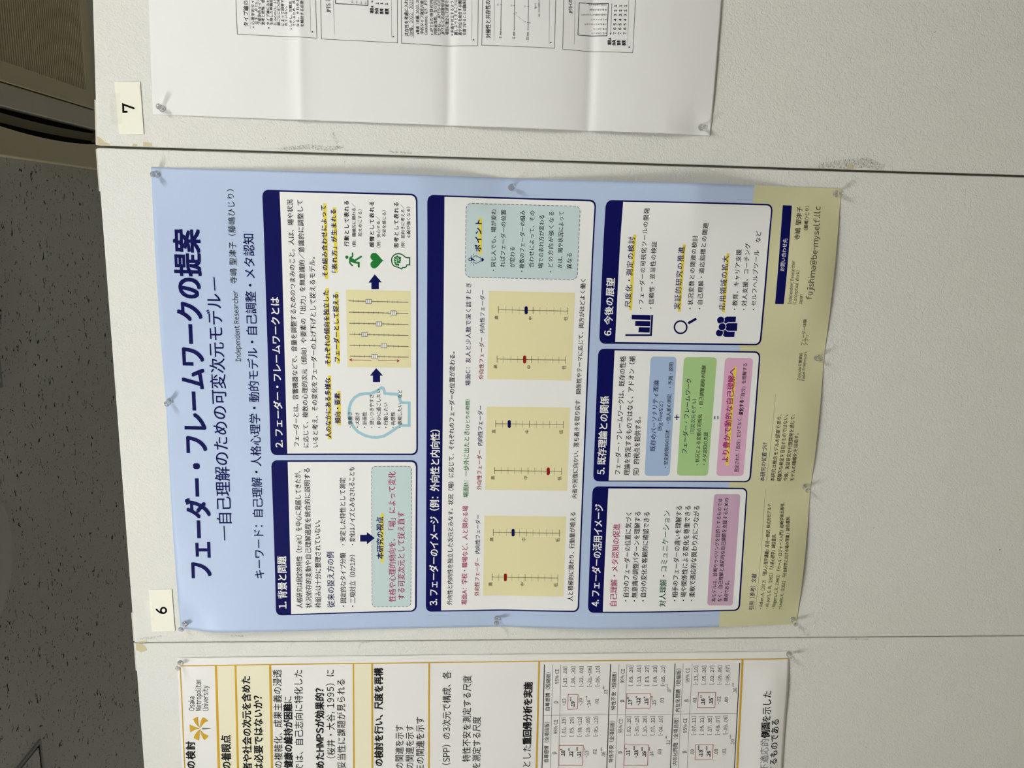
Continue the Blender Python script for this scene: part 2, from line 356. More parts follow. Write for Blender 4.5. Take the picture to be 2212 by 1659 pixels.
('L','section_panel.2/fader_chart',[(576.5,-488.5),(571.7,-488.4)],0.45,'grey',0,5),
('L','section_panel.2/fader_chart',[(576.5,-497.1),(571.7,-497.1)],0.45,'grey',0,5),
('P','section_panel.2/fader_knob.1372',[(570.3,-465.9),(578.5,-466),(578.6,-476.4),(570.5,-476.3)],'ink',7),
('P','section_panel.2/fader_knob.1372',[(571,-466.6),(577.8,-466.7),(577.9,-475.6),(571.2,-475.6)],'white',8),
('P','section_panel.2/fader_knob.1372',[(571.3,-468.3),(577.5,-468.3),(577.6,-470),(571.3,-469.9)],'silver',9),
('P','section_panel.2/fader_knob.1372',[(571.3,-471.8),(577.6,-471.9),(577.6,-473.3),(571.4,-473.2)],'silver',9),
('L','section_panel.2/fader_chart',[(594.3,-411),(593.7,-514.1)],0.9,'ink',0,6),
('L','section_panel.2/fader_chart',[(596.6,-419.6),(591.9,-419.5)],0.45,'grey',0,5),
('L','section_panel.2/fader_chart',[(596.6,-428.1),(591.8,-428.1)],0.45,'grey',0,5),
('L','section_panel.2/fader_chart',[(596.5,-436.7),(591.8,-436.7)],0.45,'grey',0,5),
('L','section_panel.2/fader_chart',[(596.5,-445.3),(591.7,-445.2)],0.45,'grey',0,5),
('L','section_panel.2/fader_chart',[(596.4,-453.9),(591.7,-453.9)],0.45,'grey',0,5),
('L','section_panel.2/fader_chart',[(596.4,-462.5),(591.6,-462.4)],0.45,'grey',0,5),
('L','section_panel.2/fader_chart',[(596.3,-471.1),(591.5,-471.1)],0.45,'grey',0,5),
('L','section_panel.2/fader_chart',[(596.3,-479.7),(591.5,-479.7)],0.45,'grey',0,5),
('L','section_panel.2/fader_chart',[(596.2,-488.3),(591.4,-488.3)],0.45,'grey',0,5),
('L','section_panel.2/fader_chart',[(596.2,-496.9),(591.4,-496.9)],0.45,'grey',0,5),
('P','section_panel.2/fader_knob.1288',[(589.9,-431.8),(598,-431.9),(598.2,-442.2),(590.1,-442.1)],'ink',7),
('P','section_panel.2/fader_knob.1288',[(590.6,-432.5),(597.3,-432.6),(597.5,-441.5),(590.8,-441.4)],'white',8),
('P','section_panel.2/fader_knob.1288',[(590.9,-434.1),(597.1,-434.2),(597.1,-435.8),(590.9,-435.8)],'silver',9),
('P','section_panel.2/fader_knob.1288',[(590.9,-437.6),(597.1,-437.7),(597.2,-439.1),(591,-439.1)],'silver',9),
('L','section_panel.2/fader_chart',[(613.8,-410.8),(613.3,-514.1)],0.9,'ink',0,6),
('L','section_panel.2/fader_chart',[(616.1,-419.4),(611.4,-419.3)],0.45,'grey',0,5),
('L','section_panel.2/fader_chart',[(616.1,-427.9),(611.3,-427.9)],0.45,'grey',0,5),
('L','section_panel.2/fader_chart',[(616,-436.5),(611.3,-436.4)],0.45,'grey',0,5),
('L','section_panel.2/fader_chart',[(616,-445),(611.3,-445)],0.45,'grey',0,5),
('L','section_panel.2/fader_chart',[(616,-453.6),(611.2,-453.6)],0.45,'grey',0,5),
('L','section_panel.2/fader_chart',[(615.9,-462.2),(611.2,-462.1)],0.45,'grey',0,5),
('L','section_panel.2/fader_chart',[(615.9,-470.7),(611.1,-470.7)],0.45,'grey',0,5),
('L','section_panel.2/fader_chart',[(615.8,-479.3),(611.1,-479.3)],0.45,'grey',0,5),
('L','section_panel.2/fader_chart',[(615.8,-487.9),(611,-487.9)],0.45,'grey',0,5),
('L','section_panel.2/fader_chart',[(615.8,-496.5),(611,-496.5)],0.45,'grey',0,5),
('P','section_panel.2/fader_knob.1208',[(609.4,-457.3),(617.5,-457.4),(617.7,-467.6),(609.6,-467.6)],'ink',7),
('P','section_panel.2/fader_knob.1208',[(610.1,-458),(616.8,-458),(617,-466.9),(610.3,-466.9)],'white',8),
('P','section_panel.2/fader_knob.1208',[(610.4,-459.6),(616.6,-459.7),(616.6,-461.3),(610.4,-461.3)],'silver',9),
('P','section_panel.2/fader_knob.1208',[(610.5,-463.1),(616.6,-463.2),(616.7,-464.6),(610.5,-464.6)],'silver',9),
('L','section_panel.2/fader_chart',[(633.4,-410.4),(632.8,-513.9)],0.9,'ink',0,6),
('L','section_panel.2/fader_chart',[(635.7,-418.9),(631,-418.9)],0.45,'grey',0,5),
('L','section_panel.2/fader_chart',[(635.7,-427.4),(630.9,-427.4)],0.45,'grey',0,5),
('L','section_panel.2/fader_chart',[(635.6,-436),(630.9,-435.9)],0.45,'grey',0,5),
('L','section_panel.2/fader_chart',[(635.6,-444.5),(630.8,-444.5)],0.45,'grey',0,5),
('L','section_panel.2/fader_chart',[(635.5,-453.1),(630.8,-453)],0.45,'grey',0,5),
('L','section_panel.2/fader_chart',[(635.5,-461.6),(630.7,-461.6)],0.45,'grey',0,5),
('L','section_panel.2/fader_chart',[(635.4,-470.1),(630.7,-470.1)],0.45,'grey',0,5),
('L','section_panel.2/fader_chart',[(635.4,-478.7),(630.6,-478.7)],0.45,'grey',0,5),
('L','section_panel.2/fader_chart',[(635.3,-487.3),(630.6,-487.3)],0.45,'grey',0,5),
('L','section_panel.2/fader_chart',[(635.3,-495.9),(630.5,-495.8)],0.45,'grey',0,5),
('P','section_panel.2/fader_knob.1127',[(629.1,-482.9),(637.2,-483),(637.4,-493.3),(629.3,-493.3)],'ink',7),
('P','section_panel.2/fader_knob.1127',[(629.8,-483.6),(636.5,-483.7),(636.6,-492.6),(630,-492.6)],'white',8),
('P','section_panel.2/fader_knob.1127',[(630.1,-485.3),(636.3,-485.3),(636.3,-487),(630.1,-486.9)],'silver',9),
('P','section_panel.2/fader_knob.1127',[(630.2,-488.8),(636.3,-488.8),(636.4,-490.2),(630.2,-490.2)],'silver',9),
('L','section_panel.2/fader_chart',[(653.1,-410.2),(652.6,-513.9)],0.9,'ink',0,6),
('L','section_panel.2/fader_chart',[(655.4,-418.7),(650.8,-418.7)],0.45,'grey',0,5),
('L','section_panel.2/fader_chart',[(655.4,-427.2),(650.7,-427.2)],0.45,'grey',0,5),
('L','section_panel.2/fader_chart',[(655.4,-435.7),(650.7,-435.7)],0.45,'grey',0,5),
('L','section_panel.2/fader_chart',[(655.3,-444.2),(650.6,-444.2)],0.45,'grey',0,5),
('L','section_panel.2/fader_chart',[(655.3,-452.8),(650.6,-452.7)],0.45,'grey',0,5),
('L','section_panel.2/fader_chart',[(655.2,-461.3),(650.5,-461.2)],0.45,'grey',0,5),
('L','section_panel.2/fader_chart',[(655.2,-469.8),(650.5,-469.8)],0.45,'grey',0,5),
('L','section_panel.2/fader_chart',[(655.2,-478.3),(650.5,-478.3)],0.45,'grey',0,5),
('L','section_panel.2/fader_chart',[(655.1,-486.9),(650.4,-486.9)],0.45,'grey',0,5),
('L','section_panel.2/fader_chart',[(655.1,-495.4),(650.4,-495.4)],0.45,'grey',0,5),
('P','section_panel.2/fader_knob.1040',[(648.8,-439.7),(656.8,-439.7),(657,-450),(649,-449.9)],'ink',7),
('P','section_panel.2/fader_knob.1040',[(649.5,-440.4),(656.1,-440.4),(656.3,-449.3),(649.7,-449.2)],'white',8),
('P','section_panel.2/fader_knob.1040',[(649.8,-442),(655.9,-442.1),(655.9,-443.7),(649.8,-443.6)],'silver',9),
('P','section_panel.2/fader_knob.1040',[(649.9,-445.5),(656,-445.5),(656,-446.9),(649.9,-446.9)],'silver',9),
('L','section_panel.2/fader_chart',[(548.2,-413.4),(548,-448.7)],0.9,'crimson',0,6),
('P','section_panel.2/fader_chart',[(548.4,-409.4),(551.4,-415),(548.2,-413.8),(545.1,-414.9)],'crimson',6),
('L','section_panel.2/fader_chart',[(548.2,-460.6),(548,-494.9)],0.9,'crimson',0,6),
('P','section_panel.2/fader_chart',[(547.8,-499.2),(550.9,-493.5),(548,-494.7),(544.8,-493.5)],'crimson',6),
('C','section_panel.2/runner_icon',(728.6,-408.3),2.81,'green',4),
('P','section_panel.2/runner_icon',[(726.3,-412.1),(728.5,-413.1),(730.8,-416.8),(730.2,-419.8),(727.6,-416.7),(725.7,-420.4),(722.1,-424),(718.4,-421.5),(718.6,-419.6),(721.3,-414.8),(718.5,-413.8),(718.8,-411.8)],'green',4),
('L','section_panel.2/runner_icon',[(729.3,-417.7),(731.4,-418.3),(736.9,-418.1)],2.6,'green',0,4),
('L','section_panel.2/runner_icon',[(727.6,-413.1),(729.7,-417.7)],3,'green',0,4),
('L','section_panel.2/runner_icon',[(719.7,-413.2),(717.9,-414.1),(714,-417.9)],2.6,'green',0,4),
('L','section_panel.2/runner_icon',[(723.3,-422.1),(730.9,-433.9)],3.2,'green',0,4),
('L','section_panel.2/runner_icon',[(719.9,-421.5),(719.6,-428.5),(711.4,-428.4)],3.4,'green',0,4),
('P','section_panel.2/heart_icon',[(723.8,-454.2),(723.8,-453.9),(723.6,-453.1),(723,-452),(722.1,-450.8),(720.7,-449.6),(718.9,-448.8),(716.9,-448.6),(714.9,-448.9),(713,-449.8),(711.5,-451.2),(710.5,-452.9),(710.2,-454.9),(710.6,-456.9),(711.7,-458.9),(713.2,-460.8),(715.2,-462.6),(717.3,-464.4),(719.3,-466),(721.1,-467.6),(722.5,-469),(723.5,-470.2),(724,-471.2),(724.2,-471.8),(724.3,-472),(724.3,-471.8),(724.5,-471.2),(725,-470.2),(725.9,-469),(727.2,-467.6),(728.9,-466.1),(730.9,-464.5),(732.9,-462.8),(734.7,-461),(736.2,-459.1),(737.1,-457.2),(737.4,-455.1),(737,-453.2),(736,-451.4),(734.5,-450),(732.5,-449.1),(730.5,-448.7),(728.5,-448.9),(726.8,-449.7),(725.5,-450.8),(724.5,-452),(724,-453.1),(723.9,-453.9)],'green',4),
('L','section_panel.2/brain_icon',[(730.1,-516.5),(730.1,-511.4),(731.1,-508.9),(733.8,-505.6),(735.9,-502.5),(736.8,-497),(735.9,-492.1),(733.1,-488.4),(729.4,-485.9),(725.1,-485.1),(720.8,-485.9),(717.1,-487.7),(714.5,-490.8),(713.5,-496.3),(711.9,-499.4),(710.4,-502.8),(712.9,-503.8),(713.6,-509.5),(715.2,-510.9),(717.8,-511.6),(717.9,-516.5)],2,'darkgreen',1,4),
('C','section_panel.2/brain_icon',(729.5,-491.4),2.09,'green',4),  # flat dark plate: shade of the outlet recesses, put in as colour
('C','section_panel.2/brain_icon',(731.5,-495.1),2.21,'green',4),
('C','section_panel.2/brain_icon',(729.4,-499.1),2.45,'green',4),
('C','section_panel.2/brain_icon',(725.5,-490.8),2.09,'green',4),
('C','section_panel.2/brain_icon',(726.5,-494.8),2.58,'green',4),
('C','section_panel.2/brain_icon',(725.4,-499.1),2.33,'green',4),
('C','section_panel.2/brain_icon',(721.5,-492),2.34,'green',4),
('C','section_panel.2/brain_icon',(721.6,-496.3),2.58,'green',4),
('C','section_panel.2/brain_icon',(718.2,-493.2),2.09,'green',4),
('C','section_panel.2/brain_icon',(717.7,-496.6),1.85,'green',4),
('C','section_panel.2/brain_icon',(721.7,-499.4),1.48,'green',4),
('L','section_panel.2/brain_icon',[(727.3,-490.2),(726.8,-493.3),(724.1,-494.8)],0.8,'paper',0,5),
('L','section_panel.2/brain_icon',[(729.6,-494.2),(729,-496.9),(725.9,-496.3)],0.8,'paper',0,5),
('L','section_panel.2/brain_icon',[(724.1,-496.3),(726.6,-498.8)],0.8,'paper',0,5),
('L','section_panel.2/brain_icon',[(723.4,-491.4),(722.2,-493.9),(719.1,-494.5)],0.8,'paper',0,5),
('L','section_panel.2/brain_icon',[(719.8,-495.7),(720.5,-498.1)],0.8,'paper',0,5),
('T','section_panel.2/body_text.30','行動として表れる',8.84,(747.1,-412),(823.2,-414.1),'black',0.02,0),
('T','section_panel.2/body_text.31','（例：積極的に関わる／',7.05,(746.9,-424.2),(819.6,-425.3),'black',0.01,0),
('T','section_panel.2/body_text.32','控えめにする）',7.04,(764.7,-434.6),(809.8,-435.7),'black',0.01,0),
('T','section_panel.2/body_text.33','感情として表れる',8.86,(747,-455.4),(823.3,-456.7),'black',0.02,0),
('T','section_panel.2/body_text.34','（例：安心する／',7.08,(746.6,-466.2),(798.8,-466.3),'black',0.01,0),
('T','section_panel.2/body_text.35','不安を感じる）',7.06,(764.6,-475.8),(809.4,-476.6),'black',0.01,0),
('T','section_panel.2/body_text.36','思考として表れる',8.87,(746.9,-497.3),(823.1,-498.2),'black',0.02,0),
('T','section_panel.2/body_text.37','（例：前向きに考える／',7.08,(746.7,-507.9),(819.6,-508.2),'black',0.01,0),
('T','section_panel.2/body_text.38','心配が強くなる）',7.06,(764.1,-517.7),(816.5,-518.1),'black',0.01,0),
('T','section_panel.3/body_text.39','外向性と内向性を独立した次元とみなす。状況（場）に応じて、それぞれのフェーダーの位置が変わる。',11.04,(76.8,-597.6),(565.9,-597.4),'black',0.01,0),
('T','section_panel.3/body_text.40','場面A：学校・職場など、人と関わる場',11.7,(76.5,-625.5),(275.3,-625.1),'crimson',0.01,0),
('T','section_panel.3/body_text.41','場面B：一歩外に出たとき',11.15,(292,-625.4),(419.9,-625.1),'green',0.01,0),
('T','section_panel.3/body_text.42','（ひとりの時間）',8.69,(421.8,-625.5),(479.2,-624.8),'green',0.01,0),
('T','section_panel.3/body_text.43','場面C：友人と少人数で深く話すとき',10.42,(504.5,-625.6),(688.4,-624.2),'navy',0.01,0),
('T','section_panel.3/body_text.44','外向性フェーダー',10.43,(95,-649),(172.5,-648.3),'red',0.01,0),
('T','section_panel.3/body_text.45','内向性フェーダー',10.19,(181,-648.5),(257.6,-648.3),'navy',0.01,0),
('T','section_panel.3/body_text.46','外向性フェーダー',9.85,(307.1,-649.3),(383.4,-649),'red',0.01,0),
('T','section_panel.3/body_text.47','内向性フェーダー',9.62,(392,-649),(467.5,-648.5),'navy',0.01,0),
('T','section_panel.3/body_text.48','外向性フェーダー',9.3,(516.7,-649),(592.5,-648.5),'red',0.01,0),
('T','section_panel.3/body_text.49','内向性フェーダー',9.08,(600.8,-648.8),(676.7,-648.3),'navy',0.01,0),
('B','section_panel.3/fader_chart.0',[(95.3,-655.9),(256.2,-655.7),(255.3,-809.7),(94,-810.3)],'straw',0,4,'all'),
('L','section_panel.3/fader_chart.0',[(133.1,-672.9),(131.7,-798.2)],0.75,'ink',0,6),
('L','section_panel.3/fader_chart.0',[(140.2,-672.8),(125.9,-673.1)],0.75,'ink',0,5),
('L','section_panel.3/fader_chart.0',[(140,-685.2),(125.6,-685.6)],0.5,'grey',0,5),
('L','section_panel.3/fader_chart.0',[(139.8,-697.7),(125.4,-698.1)],0.5,'grey',0,5),
('L','section_panel.3/fader_chart.0',[(139.7,-710.2),(125.3,-710.6)],0.5,'grey',0,5),
('L','section_panel.3/fader_chart.0',[(139.6,-722.7),(125.2,-723.1)],0.5,'grey',0,5),
('L','section_panel.3/fader_chart.0',[(139.5,-735.2),(125.1,-735.6)],0.75,'ink',0,5),
('L','section_panel.3/fader_chart.0',[(139.4,-747.7),(125,-748.2)],0.5,'grey',0,5),
('L','section_panel.3/fader_chart.0',[(139.2,-760.3),(124.9,-760.7)],0.5,'grey',0,5),
('L','section_panel.3/fader_chart.0',[(139.1,-772.8),(124.8,-773.3)],0.5,'grey',0,5),
('L','section_panel.3/fader_chart.0',[(139,-785.4),(124.7,-785.8)],0.5,'grey',0,5),
('L','section_panel.3/fader_chart.0',[(138.9,-797.9),(124.6,-798.4)],0.75,'ink',0,5),
('L','section_panel.3/fader_knob.0845',[(137.6,-697.8),(127.7,-698)],5.6,'red',2,8),
('L','section_panel.3/fader_chart.0',[(223.2,-672.7),(222.2,-798)],0.75,'ink',0,6),
('L','section_panel.3/fader_chart.0',[(230.2,-672.6),(216.2,-672.9)],0.75,'ink',0,5),
('L','section_panel.3/fader_chart.0',[(230.1,-685),(216.1,-685.4)],0.5,'grey',0,5),
('L','section_panel.3/fader_chart.0',[(230,-697.5),(216,-697.9)],0.5,'grey',0,5),
('L','section_panel.3/fader_chart.0',[(229.9,-710),(215.9,-710.4)],0.5,'grey',0,5),
('L','section_panel.3/fader_chart.0',[(229.8,-722.5),(215.8,-722.9)],0.5,'grey',0,5),
('L','section_panel.3/fader_chart.0',[(229.8,-735),(215.7,-735.4)],0.75,'ink',0,5),
('L','section_panel.3/fader_chart.0',[(229.7,-747.5),(215.6,-747.9)],0.5,'grey',0,5),
('L','section_panel.3/fader_chart.0',[(229.6,-760),(215.5,-760.5)],0.5,'grey',0,5),
('L','section_panel.3/fader_chart.0',[(229.5,-772.6),(215.4,-773.1)],0.5,'grey',0,5),
('L','section_panel.3/fader_chart.0',[(229.4,-785.1),(215.3,-785.6)],0.5,'grey',0,5),
('L','section_panel.3/fader_chart.0',[(229.2,-797.7),(215.2,-798.2)],0.75,'ink',0,5),
('L','section_panel.3/fader_knob.0854',[(227.7,-710),(218.1,-710.3)],5.6,'navy',2,8),
('B','section_panel.3/fader_chart.1',[(307.2,-656),(466.3,-655.6),(465.9,-808.4),(306,-809.4)],'straw',0,4,'all'),
('L','section_panel.3/fader_chart.1',[(344.4,-672.8),(343.9,-797.4)],0.75,'ink',0,6),
('L','section_panel.3/fader_chart.1',[(351.2,-672.6),(337.6,-672.9)],0.75,'ink',0,5),
('L','section_panel.3/fader_chart.1',[(351.2,-685),(337.6,-685.3)],0.5,'grey',0,5),
('L','section_panel.3/fader_chart.1',[(351.1,-697.4),(337.5,-697.8)],0.5,'grey',0,5),
('L','section_panel.3/fader_chart.1',[(351,-709.8),(337.4,-710.2)],0.5,'grey',0,5),
('L','section_panel.3/fader_chart.1',[(351,-722.3),(337.4,-722.6)],0.5,'grey',0,5),
('L','section_panel.3/fader_chart.1',[(350.9,-734.7),(337.3,-735.1)],0.75,'ink',0,5),
('L','section_panel.3/fader_chart.1',[(350.9,-747.1),(337.3,-747.6)],0.5,'grey',0,5),
('L','section_panel.3/fader_chart.1',[(350.9,-759.6),(337.2,-760.1)],0.5,'grey',0,5),
('L','section_panel.3/fader_chart.1',[(350.8,-772.1),(337.2,-772.6)],0.5,'grey',0,5),
('L','section_panel.3/fader_chart.1',[(350.8,-784.6),(337.1,-785.1)],0.5,'grey',0,5),
('L','section_panel.3/fader_chart.1',[(350.7,-797.1),(337.1,-797.6)],0.75,'ink',0,5),
('L','section_panel.3/fader_knob.1868',[(348.7,-772.2),(339.3,-772.5)],5.6,'red',2,8),
('L','section_panel.3/fader_chart.1',[(433.8,-672.8),(433.6,-797)],0.75,'ink',0,6),
('L','section_panel.3/fader_chart.1',[(440.4,-672.6),(427.2,-673)],0.75,'ink',0,5),
('L','section_panel.3/fader_chart.1',[(440.4,-685),(427.1,-685.3)],0.5,'grey',0,5),
('L','section_panel.3/fader_chart.1',[(440.4,-697.4),(427.1,-697.7)],0.5,'grey',0,5),
('L','section_panel.3/fader_chart.1',[(440.4,-709.8),(427.1,-710.1)],0.5,'grey',0,5),
('L','section_panel.3/fader_chart.1',[(440.3,-722.1),(427,-722.5)],0.5,'grey',0,5),
('L','section_panel.3/fader_chart.1',[(440.3,-734.5),(427,-735)],0.75,'ink',0,5),
('L','section_panel.3/fader_chart.1',[(440.3,-747),(427,-747.4)],0.5,'grey',0,5),
('L','section_panel.3/fader_chart.1',[(440.3,-759.4),(426.9,-759.9)],0.5,'grey',0,5),
('L','section_panel.3/fader_chart.1',[(440.2,-771.9),(426.9,-772.3)],0.5,'grey',0,5),
('L','section_panel.3/fader_chart.1',[(440.2,-784.3),(426.9,-784.8)],0.5,'grey',0,5),
('L','section_panel.3/fader_chart.1',[(440.2,-796.8),(426.9,-797.3)],0.75,'ink',0,5),
('L','section_panel.3/fader_knob.1879',[(438.3,-697.4),(429.2,-697.7)],5.6,'navy',2,8),
('B','section_panel.3/fader_chart.2',[(517,-655.7),(675.4,-655.6),(675.6,-808.6),(516.2,-808.7)],'straw',0,4,'all'),
('L','section_panel.3/fader_chart.2',[(553.8,-672.7),(553.9,-796.9)],0.75,'ink',0,6),
('L','section_panel.3/fader_chart.2',[(560.2,-672.5),(547.4,-672.8)],0.75,'ink',0,5),
('L','section_panel.3/fader_chart.2',[(560.2,-684.9),(547.4,-685.2)],0.5,'grey',0,5),
('L','section_panel.3/fader_chart.2',[(560.3,-697.2),(547.4,-697.5)],0.5,'grey',0,5),
('L','section_panel.3/fader_chart.2',[(560.3,-709.6),(547.5,-709.9)],0.5,'grey',0,5),
('L','section_panel.3/fader_chart.2',[(560.3,-722),(547.5,-722.4)],0.5,'grey',0,5),
('L','section_panel.3/fader_chart.2',[(560.3,-734.4),(547.5,-734.8)],0.75,'ink',0,5),
('L','section_panel.3/fader_chart.2',[(560.3,-746.8),(547.5,-747.2)],0.5,'grey',0,5),
('L','section_panel.3/fader_chart.2',[(560.3,-759.2),(547.4,-759.7)],0.5,'grey',0,5),
('L','section_panel.3/fader_chart.2',[(560.3,-771.7),(547.4,-772.1)],0.5,'grey',0,5),
('L','section_panel.3/fader_chart.2',[(560.3,-784.1),(547.4,-784.6)],0.5,'grey',0,5),
('L','section_panel.3/fader_chart.2',[(560.3,-796.6),(547.4,-797.1)],0.75,'ink',0,5),
('L','section_panel.3/fader_knob.2893',[(558.3,-722),(549.5,-722.3)],5.6,'red',2,8),
('L','section_panel.3/fader_chart.2',[(642.5,-672.8),(642.6,-797)],0.75,'ink',0,6),
('L','section_panel.3/fader_chart.2',[(648.8,-672.7),(636.3,-673)],0.75,'ink',0,5),
('L','section_panel.3/fader_chart.2',[(648.8,-685),(636.3,-685.3)],0.5,'grey',0,5),
('L','section_panel.3/fader_chart.2',[(648.8,-697.4),(636.3,-697.7)],0.5,'grey',0,5),
('L','section_panel.3/fader_chart.2',[(648.8,-709.8),(636.3,-710.1)],0.5,'grey',0,5),
('L','section_panel.3/fader_chart.2',[(648.8,-722.1),(636.3,-722.5)],0.5,'grey',0,5),
('L','section_panel.3/fader_chart.2',[(648.9,-734.5),(636.3,-734.9)],0.75,'ink',0,5),
('L','section_panel.3/fader_chart.2',[(648.9,-746.9),(636.3,-747.4)],0.5,'grey',0,5),
('L','section_panel.3/fader_chart.2',[(648.9,-759.4),(636.3,-759.8)],0.5,'grey',0,5),
('L','section_panel.3/fader_chart.2',[(648.9,-771.8),(636.3,-772.2)],0.5,'grey',0,5),
('L','section_panel.3/fader_chart.2',[(648.9,-784.2),(636.3,-784.7)],0.5,'grey',0,5),
('L','section_panel.3/fader_chart.2',[(648.9,-796.7),(636.3,-797.2)],0.75,'ink',0,5),
('L','section_panel.3/fader_knob.2905',[(646.9,-722.2),(638.3,-722.5)],5.6,'navy',2,8),
('T','section_panel.3/scale_mark.F8271112','高',8.58,(115.1,-673.7),(122.5,-673.5),'black',0,0),
('T','section_panel.3/scale_mark.F11451112','中',8.6,(115.4,-734.8),(122.8,-734.5),'black',0,0),
('T','section_panel.3/scale_mark.F14781120','低',8.63,(114.2,-799),(121.5,-798.7),'black',0,0),
('T','section_panel.3/scale_mark.F838668','高',8.37,(205.6,-673.9),(212.8,-673.7),'black',0,0),
('T','section_panel.3/scale_mark.F1160668','中',8.4,(205.8,-735),(213,-734.8),'black',0,0),
('T','section_panel.3/scale_mark.F1495674','低',8.42,(204.7,-799),(212,-798.8),'black',0,0),
('T','section_panel.3/scale_mark.E8511528','高',8.1,(327.1,-673.7),(334.1,-673.5),'black',0,0),
('T','section_panel.3/scale_mark.E11771528','中',8.12,(327.6,-734.6),(334.6,-734.4),'black',0,0),
('T','section_panel.3/scale_mark.E15131535','低',8.15,(326.7,-797.8),(333.8,-797.6),'black',0,0),
('T','section_panel.3/scale_mark.E8601066','高',7.91,(416.3,-673.4),(423.2,-673.2),'black',0,0),
('T','section_panel.3/scale_mark.E11901068','中',7.93,(416.5,-734.4),(423.4,-734.1),'black',0,0),
('T','section_panel.3/scale_mark.E15301073','低',7.95,(416.2,-797.5),(423.1,-797.3),'black',0,0),
('T','section_panel.3/scale_mark.E875423','高',7.65,(536.8,-673.4),(543.4,-673.3),'black',0,0),
('T','section_panel.3/scale_mark.E1209427','中',7.67,(536.9,-734.1),(543.6,-733.9),'black',0,0),
('T','section_panel.3/scale_mark.E1555432','低',7.69,(536.9,-797.4),(543.5,-797.1),'black',0,0),
('T','section_panel.3/scale_mark.D8851410','高',7.46,(625.3,-673.2),(631.8,-673.1),'black',0,0),
('T','section_panel.3/scale_mark.D12231415','中',7.48,(625.6,-733.9),(632.1,-733.7),'black',0,0),
('T','section_panel.3/scale_mark.D15751420','低',7.5,(625.9,-797.5),(632.4,-797.2),'black',0,0),
('T','section_panel.3/body_text.50','人と積極的に関わり、行動量が増える',11.63,(85.6,-828.9),(263.9,-827.5),'black',0.01,0),
('T','section_panel.3/body_text.51','内省や回復に向かい、落ち着きを取り戻す',10.99,(291.5,-828.6),(479.9,-826.9),'black',0.01,0),
('T','section_panel.3/body_text.52','関係性やテーマに応じて、両方がほどよく働く',10.36,(491.6,-827.3),(699.9,-826.9),'black',0.01,0),
('B','section_panel.3/note_box',[(698.7,-613.6),(825.3,-613.1),(825.6,-810.9),(698.6,-811.5)],'teal',9,4,'all'),
('D','section_panel.3/dashed_border',[(698.7,-613.6),(825.3,-613.1),(825.6,-810.9),(698.6,-811.5)],9,'navy'),
('P','section_panel.3/highlight_stripe',[(739.3,-635.6),(800.9,-635.5),(801,-641.1),(739.5,-641.6)],'yellow',5),
('T','section_panel.3/body_text.53','ポイント',12.71,(744,-641),(797.6,-641),'navy',0.03,0),
('L','section_panel.3/light_bulb_icon',[(732.8,-626.1),(734.5,-627.5),(735.9,-629.7),(736.2,-631.9),(735.5,-634.1),(734.2,-636.1),(733.2,-637.8),(732.8,-640.2)],0.95,'navy',0,5),
('L','section_panel.3/light_bulb_icon',[(726.9,-626.2),(724.9,-627.7),(723.6,-629.9),(723.5,-632.1),(723.9,-633.8),(725.2,-636),(726.2,-637.7),(727,-640.1)],0.95,'navy',0,5),
('L','section_panel.3/light_bulb_icon',[(732.8,-640.2),(727,-640.4)],0.95,'navy',0,5),
('L','section_panel.3/light_bulb_icon',[(732.8,-641.7),(726.6,-641.8)],0.8,'navy',0,5),
('P','section_panel.3/light_bulb_icon',[(733.2,-641.9),(732.7,-643.2),(731.3,-644.9),(729.9,-645.8),(728.4,-645),(726.8,-643.3),(726.3,-642.1)],'navy',5),
('P','section_panel.3/light_bulb_icon',[(734.4,-621.9),(731.1,-626.6),(727.4,-631.3),(727.1,-630.1),(728.9,-625.4),(726.7,-624.5),(727.9,-618.7),(732.3,-618.8),(731.5,-621.4),(730.8,-622.5)],'navy',5),
('P','section_panel.3/light_bulb_icon',[(730.6,-620.1),(730.3,-621.5),(729.4,-623.2),(728.4,-623.5),(728.8,-620.3)],'paper',6),
('L','section_panel.3/light_bulb_icon',[(739.6,-626.8),(737.1,-628)],0.95,'navy',0,5),
('L','section_panel.3/light_bulb_icon',[(736.3,-622.6),(734.7,-625.1)],0.95,'navy',0,5),
('L','section_panel.3/light_bulb_icon',[(723.3,-622.8),(724.9,-625.2)],0.95,'navy',0,5),
('L','section_panel.3/light_bulb_icon',[(720,-626.9),(722.4,-628.2)],0.95,'navy',0,5),
('T','section_panel.3/bullet_text.54','・同じ人でも、場が変わ',9.8,(710.9,-667),(816.5,-665.5),'black',0.01,0),
('T','section_panel.3/body_text.55','ればフェーダーの位置',9.8,(717.7,-683),(816.1,-682.6),'black',0.01,0),
('T','section_panel.3/body_text.56','が変わる',9.9,(717.8,-700.2),(753,-699.6),'black',0.01,0),
('T','section_panel.3/bullet_text.57','・複数のフェーダーの組み',9.83,(710.3,-717.1),(815.8,-715.8),'black',0.01,0),
('T','section_panel.3/body_text.58','合わせによって、その',9.82,(718.2,-733.5),(815.9,-732.4),'black',0.01,0),
('T','section_panel.3/body_text.59','場での表れ方が変わる',9.84,(717.5,-750.4),(809,-749.2),'black',0.01,0),
('T','section_panel.3/bullet_text.60','・どの方向が強くなる',9.85,(710.5,-767.6),(815.4,-765.9),'black',0.01,0),
('T','section_panel.3/body_text.61','かは、場や状況によって',9.85,(718.3,-784.2),(815.9,-782.9),'black',0.01,0),
('T','section_panel.3/body_text.62','異なる',9.96,(717.5,-801.1),(745,-800.4),'black',0.01,0),
('T','section_panel.4/body_text.63','自己理解・メタ認知の促進',14.89,(76,-913.7),(241,-913.2),'crimson',0.01,0),
